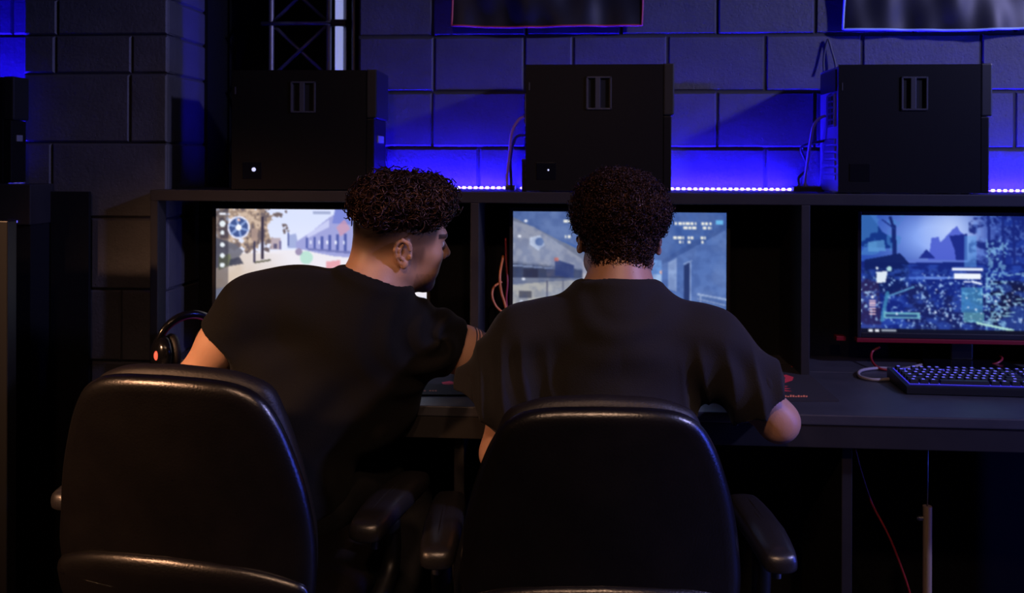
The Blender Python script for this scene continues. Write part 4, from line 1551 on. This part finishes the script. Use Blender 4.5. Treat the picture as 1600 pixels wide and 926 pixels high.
def np_mesh(name, V, F, m, tint=None, smooth=True):
    me = bpy.data.meshes.new(name)
    F = np.asarray(F)
    k = F.shape[1]
    me.vertices.add(len(V))
    me.vertices.foreach_set('co', np.asarray(V, np.float32).ravel())
    me.loops.add(F.size)
    me.loops.foreach_set('vertex_index', F.astype(np.int32).ravel())
    me.polygons.add(len(F))
    me.polygons.foreach_set('loop_start', np.arange(0, F.size, k, dtype=np.int32))
    me.polygons.foreach_set('use_smooth', np.full(len(F), smooth))
    me.update(calc_edges=True)
    me.validate()
    if tint is not None:
        a = me.color_attributes.new('tint', 'FLOAT_COLOR', 'POINT')
        rgba = np.ones((len(V), 4), np.float32)
        rgba[:, :3] = tint
        a.data.foreach_set('color', rgba.ravel())
    me.materials.append(MATS[m])
    return me


def sstep(a, b, x):
    t = np.clip((x - a) / (b - a), 0, 1)
    return t * t * (3 - 2 * t)


def wob(P, seed, scale):
    """smooth pseudo noise in -1..1"""
    rg = np.random.default_rng(seed)
    out = 0
    for i in range(7):
        k = rg.normal(size=3) * scale * (0.6 + .25 * i)
        out = out + np.sin(P @ k + rg.uniform(0, 6.28)) / (1 + .4 * i)
    return out / 3.0


def add_head(fd, O, H, neck0, neck1, nr0=.058, nr1=.066):
    """O: head origin, H: columns right, forward, up"""
    A = H.T
    L = lambda x, y, z: O + H @ np.array([x, y, z])
    fd.ell(L(0, -.012, .032), (.076, .097, .088), A, k=.02)
    fd.ell(L(0, .030, -.020), (.064, .068, .088), A, k=.03)
    fd.cone(L(-.052, .000, -.058), L(-.020, .074, -.096), .020, .017, k=.03)
    fd.cone(L(.052, .000, -.058), L(.020, .074, -.096), .020, .017, k=.03)
    fd.ell(L(0, .080, -.098), (.024, .016, .016), A, k=.02)
    fd.ell(L(0, .060, -.070), (.040, .034, .034), A, k=.02)
    for s in (-1, 1):
        fd.ell(L(s * .042, .066, -.020), (.026, .024, .022), A, k=.025)          # cheek bone
        fd.ell(L(s * .040, .060, -.056), (.024, .026, .026), A, k=.025)          # smiling cheek
    fd.cone(L(-.034, .086, .026), L(.034, .086, .026), .011, .011, k=.018)         # brow
    for s in (-1, 1):
        fd.ell(L(s * .032, .100, .006), (.017, .014, .012), A, k=.012, sub=True)
        fd.ell(L(s * .032, .082, .006), (.012, .0125, .011), A, k=.003)
    fd.cone(L(0, .092, .010), L(0, .116, -.026), .0075, .0115, k=.012)             # nose
    for s in (-1, 1):
        fd.ell(L(s * .012, .104, -.030), (.009, .011, .008), A, k=.006)
    fd.cone(L(-.020, .090, -.060), L(.020, .090, -.060), .0055, .0055, k=.008)     # lips
    fd.cone(L(-.017, .089, -.070), L(.017, .089, -.070), .0060, .0060, k=.008)
    fd.cone(L(-.028, .096, -.065), L(.028, .096, -.065), .0025, .0025, k=.004, sub=True)
    # ears
    for s in (-1, 1):
        out = np.array([s * .93, -.36, 0.0])
        fwd = np.array([.36 * s, .93, 0.0])
        up = np.array([0, -.12, .99])
        EH = H @ np.stack([out, fwd, up], 1)
        EO = L(s * .080, -.012, -.004)
        E = lambda o, f_, u: EO + EH @ np.array([o, f_, u])
        fd.ell(E(-.003, 0, .0), (.006, .017, .028), EH.T, k=.006)
        rim = [(.010, .012, .012), (.011, .006, .027), (.011, -.006, .031), (.011, -.017, .022), (.010, -.020, .006), (.008, -.016, -.010), (.006, -.008, -.022)]
        for a, b in zip(rim[:-1], rim[1:]):
            fd.cone(E(*a), E(*b), .0042, .0042, k=.004)
        inn = [(.008, -.004, .020), (.009, -.010, .008), (.009, -.009, -.006), (.008, -.002, -.013)]
        for a, b in zip(inn[:-1], inn[1:]):
            fd.cone(E(*a), E(*b), .0035, .0035, k=.003)
        fd.ell(E(.004, .002, -.026), (.0055, .0085, .010), EH.T, k=.006)          # lobe
        fd.ell(E(.003, .014, -.006), (.004, .004, .007), EH.T, k=.005)            # tragus
        fd.ell(E(.010, .003, -.001), (.007, .007, .010), EH.T, k=.003, sub=True)  # concha
    fd.cone(neck0, neck1, nr0, nr1, k=.03)
    return L


def add_hand(fd, wrist, dirv, upv, side, curl=.5, sc=1.0):
    """dirv: along the palm, upv: back of the hand; side=+1 right hand (thumb towards -across)"""
    d = nrm(dirv)
    u = nrm(upv - (np.dot(upv, d)) * d)
    a = np.cross(d, u) * 1.0            # across, to the right when seen along d with u up
    w = np.asarray(wrist, float)
    A = np.stack([a, d, u])
    fd.ell(w + d * .050, (.040, .052, .016), A, k=.015)
    fd.cone(w - d * .01, w + d * .03, .025, .024, k=.02)
    for i, (off, ln) in enumerate(((-.030, .066), (-.010, .078), (.010, .073), (.029, .058))):
        off *= side
        b = w + d * .088 + a * off + u * .002
        m = b + d * ln * .45 * sc + u * .006
        e = m + (d * math.cos(curl) - u * math.sin(curl)) * ln * .33
        t = e + (d * math.cos(2 * curl) - u * math.sin(2 * curl)) * ln * .25
        fd.cone(b - d * .02, m, .0105, .0095, k=.004)
        fd.cone(m, e, .0095, .0085, k=.003)
        fd.cone(e, t, .0085, .0075, k=.003)
    b = w + d * .030 - a * side * .030
    m = b + d * .032 - a * side * .022 - u * .004
    e = m + d * .030 - a * side * .004 - u * .006
    fd.cone(b, m, .014, .011, k=.008)
    fd.cone(m, e, .011, .009, k=.003)


def V3(*p):
    return np.array(at(*p))


def coil(n, rad, pitch, turns, r, sides, rg):
    pass


def curls(P, N, rg, n, turns, rad, length, tube, sides=3, segs=10, droop=0.0):
    """many small coiled locks as one vertex/face array"""
    idx = rg.integers(0, len(P), n)
    base = P[idx]
    nor = N[idx] + rg.normal(size=(n, 3)) * .35
    nor[:, 2] -= droop
    nor /= np.linalg.norm(nor, axis=1, keepdims=True)
    tmp = rg.normal(size=(n, 3))
    a = np.cross(nor, tmp)
    a /= np.linalg.norm(a, axis=1, keepdims=True)
    b = np.cross(nor, a)
    t = np.linspace(0, 1, segs)
    ph = rg.uniform(0, 6.28, n)[:, None]
    rr = (rad * rg.uniform(.6, 1.35, n))[:, None]
    ln = (length * rg.uniform(.6, 1.3, n))[:, None]
    tw = (turns * rg.uniform(.7, 1.3, n) * rg.choice([-1, 1], n))[:, None]
    ang = ph + tw * 2 * math.pi * t[None]
    ramp = np.minimum(1, .35 + t * 1.2)[None]
    C = base[:, None] + nor[:, None] * (ln * (t[None] - .25))[..., None] + a[:, None] * (rr * ramp * np.cos(ang))[..., None] + b[:, None] * (rr * ramp * np.sin(ang))[..., None]
    T = np.gradient(C, axis=1)
    T /= np.linalg.norm(T, axis=2, keepdims=True) + 1e-9
    X = np.cross(T, nor[:, None] + 1e-3)
    X /= np.linalg.norm(X, axis=2, keepdims=True) + 1e-9
    Yv = np.cross(T, X)
    tr = tube * (1 - .55 * t ** 2)
    V = []
    for k in range(sides):
        q = 2 * math.pi * k / sides
        V.append(C + (X * math.cos(q) + Yv * math.sin(q)) * tr[None, :, None])
    V = np.stack(V, 2)                      # n, segs, sides, 3
    ids = np.arange(n * segs * sides).reshape(n, segs, sides)
    F = np.stack([ids[:, :-1], np.roll(ids[:, :-1], -1, 2), np.roll(ids[:, 1:], -1, 2), ids[:, 1:]], -1).reshape(-1, 4)
    return V.reshape(-1, 3), F


def folds(V, F, fn, it=1):
    N = normals(V, F)
    return V + N * fn(V, N)[:, None]


def place_mesh(root, name, V, F, m, tint=None):
    o = link(name, np_mesh(name, V - np.array(root.location), F, m, tint), root)
    return o

# ================================================================ person in charcoal T-shirt, seen from behind


def make_person(J, opt):
    S = nrm(J['SR'] - J['SL'])
    U = nrm(J['N'] - J['P'])
    Fv = nrm(np.cross(U, S))
    U = np.cross(S, Fv)
    A = np.stack([S, Fv, U])
    N, P = J['N'], J['P']
    O, H = J['head'], J['H']
    root = empty('person', (float(P[0]), float(P[1]), 0.0), 0, opt['label'], 'person')
    # ---- body
    b = Field()
    L = add_head(b, O, H, O + H @ np.array([0, -.028, -.045]), N + U * .0, opt['nr'][0], opt['nr'][1])
    b.cone(O + H @ np.array([0, -.05, -.03]), N - Fv * .015 - U * .02, .045, .06, k=.03)
    C = N - U * .20 + Fv * .03
    b.ell(C, (.150, .095, .19), A, k=.04)
    b.ell(P + U * .16, (.135, .10, .18), A, k=.04)
    b.ell(P + U * .02, (.155, .115, .11), A, k=.04)
    for s, k in ((-1, 'L'), (1, 'R')):
        sh, el, wr = J['S' + k], J['E' + k], J['W' + k]
        b.cone(N + S * s * .02 - U * .01, sh, .046, .050, k=.04)
        b.cone(sh, sh + (el - sh) * .45, .056, .050, k=.03)
        b.cone(sh + (el - sh) * .40, el, .050, .040, k=.03)
        b.cone(el, el + (wr - el) * .35, .041, .041, k=.02)
        b.cone(el + (wr - el) * .35, wr, .041, .027, k=.02)
        add_hand(b, wr, J['D' + k], np.array([0, 0, 1.0]), s * 1.0, opt.get('curl', .45))
        hip = P + S * s * .085 - U * .0
        kn, an = J['K' + k], J['A' + k]
        b.cone(hip, kn, .078, .052, k=.04)
        b.cone(kn, an, .050, .036, k=.03)
        b.cone(an, an + nrm(Fv * [1, 1, 0]) * .14 - np.array([0, 0, .03]), .034, .026, k=.02)
    V, F = b.mesh(.006)
    # head on a finer grid: keep the coarse mesh below the neck cut
    cut = N + U * .02
    hv = (V - cut) @ U
    nearhead = (np.linalg.norm(V - O, axis=1) < .24) & (hv > -.004)
    keep = ~nearhead[F].all(1)
    F1 = F[keep]
    e = .165
    Vh, Fh = b.mesh(.0027, O - e, O + e)
    hh = (Vh - cut) @ U
    okf = ((hh > -.012) & (np.linalg.norm(Vh - O, axis=1) < .25))[Fh].all(1)
    # drop shoulder pieces caught in the fine box
    Fh = Fh[okf]
    V_all = np.concatenate([V, Vh])
    F_all = np.concatenate([F1, Fh + len(V)])
    used = np.unique(F_all)
    mp = np.full(len(V_all), -1)
    mp[used] = np.arange(len(used))
    V_all, F_all = V_all[used], mp[F_all]
    # ---- skin colours
    sk = np.array(opt['skin'])
    tint = np.tile(sk, (len(V_all), 1)) * (1 + .10 * wob(V_all, 5, 30))[:, None]
    loc = (V_all - O) @ H
    inhead = np.linalg.norm(V_all - O, axis=1) < .19
    x, y, z = loc.T
    dark = np.array((.018, .011, .009))
    if opt['fade']:
        edge = .030 + .35 * np.clip(y - .02, 0, 1) - .62 * np.clip(-.02 - y, 0, .05)
        w = sstep(-.050, -.006, z - edge) * (1 - sstep(.058, .072, y - .25 * (z - .03))) * inhead
        w = w * (.8 + .2 * sstep(-.01, .02, z - edge))
        side = sstep(.05, .06, np.abs(x)) * sstep(.022, .008, np.abs(y - .024)) * sstep(-.060, -.01, z) * sstep(.06, .03, z) * inhead
        w = np.maximum(w, side * .55)
        er = ((y + .015) / .025) ** 2 + ((z + .002) / .036) ** 2
        w = w * (1 - sstep(.078, .083, np.abs(x)) * sstep(1.15, .9, er))
        beard = inhead & (z < -.055) & (y > .03) & (z > -.125)
        w = np.maximum(w, beard * .22 * (1 + .5 * wob(V_all, 8, 400)))
    else:
        w = sstep(-.045, -.02, z + .25 * np.clip(y + .05, 0, 1)) * (y < .03) * inhead * .9
        er = ((y + .015) / .025) ** 2 + ((z + .002) / .036) ** 2
        w = w * (1 - sstep(.078, .083, np.abs(x)) * sstep(1.15, .9, er))
    brow = inhead & (np.abs(z - .030 + .15 * (np.abs(x) - .03)) < .0055) & (np.abs(x) > .012) & (np.abs(x) < .052) & (y > .07)
    w = np.maximum(w, brow * .9)
    tint = tint * (1 - w[:, None]) + dark * w[:, None]
    lips = inhead & (np.abs(z + .065) < .011) & (np.abs(x) < .025) & (y > .084)
    tint[lips] = sk * np.array((1.05, .72, .75))
    for s in (-1, 1):
        de = np.linalg.norm(loc - np.array([s * .032, .0845, .006]), axis=1)
        eye = (de < .0135) & (np.abs(z - .006) < .0055) & (y > .088)
        tint[eye] = (.55, .53, .50)
        tint[eye & (np.abs(x - s * .032) < .005)] = (.02, .012, .01)
    place_mesh(root, 'body', V_all, F_all, 'skin', np.clip(tint, 0, 1))
    # ---- T-shirt
    t = Field()
    g = opt['loose']
    t.ell(C, (.160 + g, .102 + g, .20), A, k=.05)
    t.ell(N - U * .10 - Fv * .012, (.150 + g * .6, .078, .115), A, k=.05)
    t.ell(P + U * .17 + Fv * .01, (opt.get('belly', .148) + g * 1.4, .115 + g, .20), A, k=.06)
    t.ell(P + U * .03, (.165 + g, .130 + g * .6, .13), A, k=.05)
    for s, k in ((-1, 'L'), (1, 'R')):
        sh, el = J['S' + k], J['E' + k]
        t.cone(N + S * s * .03 - U * .022 - Fv * .005, sh + U * .002, .048, .058 + g * .25, k=.05)
        q = opt['hem' + k]
        hem = J.get('H' + k, sh + (el - sh) * q)
        r1 = opt['sleeve']
        t.cone(sh, hem, .062 + g * .5, r1, k=.045, cap1=True)
        hd = nrm(hem - sh)
        t.cone(hem - hd * .05, hem + hd * .03, r1 - .016, r1 - .007, k=.004, sub=True)
    for c_, r_ in opt.get('extra', []):
        t.ell(c_, r_, A, k=.06)
    nc = opt['collar_c']
    ncn = nrm(opt['collar_n'])
    t.cone(N - U * .07 - Fv * .005, nc, .082, opt['collar_r'] + .004, k=.05, cap1=True)
    t.torus(nc, ncn, opt['collar_r'], .0065, k=.022, flat=.62)
    t.cone(nc - ncn * .012, nc + ncn * .09, opt['collar_r'] - .005, opt['collar_r'] + .012, k=.004, sub=True, cap0=True)
    Vt, Ft = t.mesh(.0045)
    Vt = relax(Vt, Ft, 2, .4)
    Vt = folds(Vt, Ft, lambda q, n: opt['folds'](q, n, J, S, Fv, U))
    place_mesh(root, 't_shirt', Vt, Ft, opt['shirt'])
    # ---- trousers and shoes
    tr = Field()
    tr.ell(P - U * .0, (.170, .130, .115), A, k=.04)
    for s, k in ((-1, 'L'), (1, 'R')):
        hip = P + S * s * .085
        kn, an = J['K' + k], J['A' + k]
        tr.cone(hip, kn, .088, .063, k=.04)
        tr.cone(kn, an + np.array([0, 0, .02]), .062, .050, k=.03, cap1=True)
    Vp, Fp = tr.mesh(.008)
    Vp = folds(Vp, Fp, lambda q, n: .004 * wob(q, 31, 35))
    place_mesh(root, 'trousers', Vp, Fp, 'trousers')
    fwd = nrm(Fv * np.array([1, 1, 0]))
    for k in ('L', 'R'):
        an = J['A' + k]
        f0 = np.array([an[0], an[1], .045])
        sh = Field()
        sh.cone(f0 - fwd * .035, f0 + fwd * .16, .043, .036, k=.02)
        sh.cone(f0 - fwd * .02 + np.array([0, 0, .03]), f0 + fwd * .02 + np.array([0, 0, .05]), .045, .045, k=.02)
        Vs, Fs = sh.mesh(.007)
        Vs[:, 2] = np.maximum(Vs[:, 2], .012)
        so = place_mesh(root, 'shoe', Vs, Fs, 'shoe')
        sl = MB()
        pl = []
        side = np.array([fwd[1], -fwd[0], 0])
        for q in np.linspace(0, 2 * math.pi, 20, endpoint=False):
            pl.append(f0 + fwd * (.062 + .135 * math.cos(q)) + side * .043 * math.sin(q) * (1 + .12 * math.cos(q)))
        base = np.array(root.location)
        vs = [tuple(np.array([p[0], p[1], .0005]) - base) for p in pl] + [tuple(np.array([p[0], p[1], .018]) - base) for p in pl]
        n = len(pl)
        sl.add(vs, [tuple(range(n))[::-1], tuple(range(n, 2 * n))] + [(i, (i + 1) % n, n + (i + 1) % n, n + i) for i in range(n)])
        sl.build('sole', 'shoe_sole', so)
    # ---- hair
    hf = Field()
    opt['hair_field'](hf, L, H.T)
    Vh, Fh = hf.mesh(.004)
    Nh = normals(Vh, Fh)
    bump = opt['hair_bump']
    Vm = Vh + Nh * (bump[0] * wob(Vh, 41, bump[1]) - bump[2])[:, None]
    lh = (Vh - O) @ H
    ok = np.where(opt['hair_mask'](lh))[0]
    rg = np.random.default_rng(12)
    parts = [(Vm, Fh)]
    for (n, turns, rad, ln, tube, sides, segs, droop) in opt['curls']:
        parts.append(curls(Vm[ok], Nh[ok], rg, n, turns, rad, ln, tube, sides, segs, droop))
    off = 0
    VV, FF = [], []
    for v, f in parts:
        VV.append(v)
        FF.append(f + off)
        off += len(v)
    place_mesh(root, 'hair', np.concatenate(VV), np.concatenate(FF), opt['hair'])
    return root


def head_frame(yaw, pitch, roll):
    """columns right, forward, up. yaw>0 turns to the right, pitch>0 looks down, roll>0 drops the right ear"""
    M = Matrix.Rotation(-yaw, 3, 'Z') @ Matrix.Rotation(-pitch, 3, 'X') @ Matrix.Rotation(roll, 3, 'Y')
    return np.array(M)


# ---- the player seen straight from behind
YA = 1.86
J = {
    'N': V3(966, 462, 1.86), 'P': np.array([V3(950, 800, 1.86)[0], 1.87, .545]),
    'SL': V3(822, 530, 1.86), 'SR': V3(1108, 536, 1.87), 'HL': V3(752, 626, 1.86),
    'EL': V3(782, 708, 1.86), 'ER': V3(1216, 658, 1.90),
    'WL': V3(842, 603, 2.10), 'WR': V3(1146, 592, 2.15),
    'DL': np.array([.25, 1.0, -.10]), 'DR': np.array([-.10, 1.0, -.12]),
    'head': V3(967, 368, 1.925), 'H': head_frame(R(-3), R(4), R(1)),
}
xp_ = J['P'][0]
J.update({'KL': np.array([xp_ - .15, 2.27, .56]), 'KR': np.array([xp_ + .15, 2.27, .56]),
          'AL': np.array([xp_ - .15, 2.22, .09]), 'AR': np.array([xp_ + .17, 2.22, .09])})


def folds_a(q, n, J, S, Fv, U):
    d = q - J['N']
    s, u, f = d @ S, d @ U, d @ Fv
    out = .0022 * wob(q, 3, 22)
    # vertical folds at both flanks and below the armpits
    fl = sstep(.10, .17, np.abs(s)) * sstep(-.06, -.14, u)
    out = out + fl * .008 * (1 - np.abs(np.sin(s * 62 + u * 9 + 1.2 * wob(q, 4, 12))) * 2 * .8)
    # shallow drape below the collar
    rr = np.sqrt((s * .8) ** 2 + (u - .02) ** 2)
    dr = sstep(.20, .05, rr) * sstep(.03, .07, rr)
    out = out + dr * .0022 * np.sin(rr * 100 + 3.0 * wob(q, 6, 14))
    # long diagonal tension lines across the back
    tl = sstep(.05, .12, -u) * sstep(.34, .2, -u)
    out = out + tl * .0045 * np.sin((u * 46 + np.abs(s) * 22) + 2.2 * wob(q, 9, 9))
    return out


def afro(hf, L, A):
    hf.ell(L(0, -.022, .050), (.103, .106, .089), A, k=.03)
    hf.ell(L(0, -.060, -.036), (.060, .050, .052), A, k=.03)
    hf.ell(L(0, .030, .075), (.085, .070, .058), A, k=.03)


make_person(J, dict(
    label='person with a dark afro in a charcoal T-shirt, sitting upright facing the corridor screen',
    skin=(.42, .22, .14), fade=False, loose=.016, hemL=.62, hemR=.72, sleeve=.074, nr=(.060, .066), curl=.45,
    extra=[(V3(806, 628, 1.85), (.05, .07, .10))],
    collar_c=J['N'] + np.array([0, .010, .010]), collar_n=(0, .30, 1), collar_r=.071, folds=folds_a, shirt='shirt_charcoal',
    hair='hair_afro', hair_field=afro, hair_bump=(.0022, 110, .004),
    hair_mask=lambda l: (l[:, 1] < .085) & ~((l[:, 2] < .005) & (l[:, 1] > -.04)),
    curls=[(5200, 1.6, .0042, .013, .00135, 3, 11, .0), (900, 1.8, .0045, .020, .0011, 3, 12, .0)],
))

# ---- the curly-haired player leaning to the right
YB_ = 1.93
Hb = head_frame(R(60), R(6), R(16))
J2 = {
    'N': V3(576, 458, 1.93), 'P': np.array([V3(425, 800, 1.95)[0], 1.98, .545]),
    'SL': V3(392, 482, 1.92), 'SR': V3(668, 530, 1.99),
    'EL': V3(296, 600, 1.93), 'ER': V3(800, 570, 2.10),
    'WL': np.array([V3(372, 600, 2.0)[0], 1.985, .705]), 'WR': atz(905, 578, ZD + .04),
    'DL': np.array([.45, .8, -.55]), 'DR': np.array([.9, .5, -.08]),
    'head': V3(624, 372, 1.965), 'H': Hb,
}
J2['WR'] = np.array(J2['WR'])
xq_ = J2['P'][0]
J2.update({'KL': np.array([xq_ - .08, 2.36, .56]), 'KR': np.array([xq_ + .24, 2.34, .56]),
           'AL': np.array([xq_ - .06, 2.28, .09]), 'AR': np.array([xq_ + .25, 2.28, .09])})


def folds_b(q, n, J, S, Fv, U):
    d = q - J['N']
    s, u, f = d @ S, d @ U, d @ Fv
    out = .0020 * wob(q, 13, 22)
    rr = np.sqrt((s - .17) ** 2 + (u + .06) ** 2)
    out = out + sstep(.22, .06, rr) * .005 * np.sin(rr * 95 + 3.0 * np.arctan2(u + .06, s - .17) + wob(q, 14, 10))
    tl = sstep(.12, .2, -u)
    out = out + tl * .004 * np.sin(u * 40 - s * 34 + 2 * wob(q, 16, 8))
    return out


def curly(hf, L, A):
    hf.ell(L(0, -.008, .086), (.083, .100, .055), A, k=.03)
    hf.ell(L(0, -.066, .062), (.074, .052, .044), A, k=.03)
    hf.ell(L(0, .056, .100), (.062, .046, .036), A, k=.03)


make_person(J2, dict(
    label='person with curly hair and faded sides in a black T-shirt, leaning and looking right',
    skin=(.50, .28, .185), fade=True, loose=.006, hemL=.40, hemR=.28, sleeve=.066, nr=(.056, .064), curl=.4,
    extra=[(V3(478, 468, 1.95), (.10, .075, .072)), (V3(412, 610, 1.95), (.075, .08, .15))], belly=.122,
    collar_c=J2['N'] + np.array([.012, .006, .020]), collar_n=(.36, .25, 1), collar_r=.071, folds=folds_b, shirt='shirt_black',
    hair='hair_curly', hair_field=curly, hair_bump=(.005, 75, .006),
    hair_mask=lambda l: (l[:, 2] > .045 + .30 * np.clip(l[:, 1] - .01, 0, 1)),
    curls=[(1000, 1.2, .0090, .021, .0027, 4, 14, .0), (420, 1.4, .011, .030, .0023, 4, 18, .0)],
))
pb = [o for o in bpy.data.objects if o.name.startswith('person')][-1]
# tattoo: thin dark bands around the right upper arm, laid on the skin
from mathutils.bvhtree import BVHTree
bd_ = [c for c in pb.children if c.name.startswith('body')][0]
tree = BVHTree.FromPolygons([v.co.copy() for v in bd_.data.vertices], [tuple(p.vertices) for p in bd_.data.polygons])
tt = MB()
sh, el = J2['SR'], J2['ER']
ax = nrm(el - sh)
e1 = nrm(np.cross(ax, [0, 0, 1]))
e2 = np.cross(e1, ax)
lc = np.array(pb.location)
for t0, a0, a1, sl in ((.42, .1, 1.5, .03), (.455, .0, 1.6, .035), (.50, .1, 1.45, .02), (.54, .3, 1.7, -.02)):
    pts = []
    for q in np.linspace(a0, a1, 16):
        c = sh + (el - sh) * (t0 + sl * (q - .8)) - lc
        dirn = e1 * math.cos(q) + e2 * math.sin(q)
        hit = tree.ray_cast(Vector(c + dirn * .12), Vector(-dirn))[0]
        if hit is not None:
            pts.append(hit)
    if len(pts) > 3:
        tt.tube(pts, .0017, 6)
tt.build('tattoo', 'tattoo_ink', pb, smooth=True)
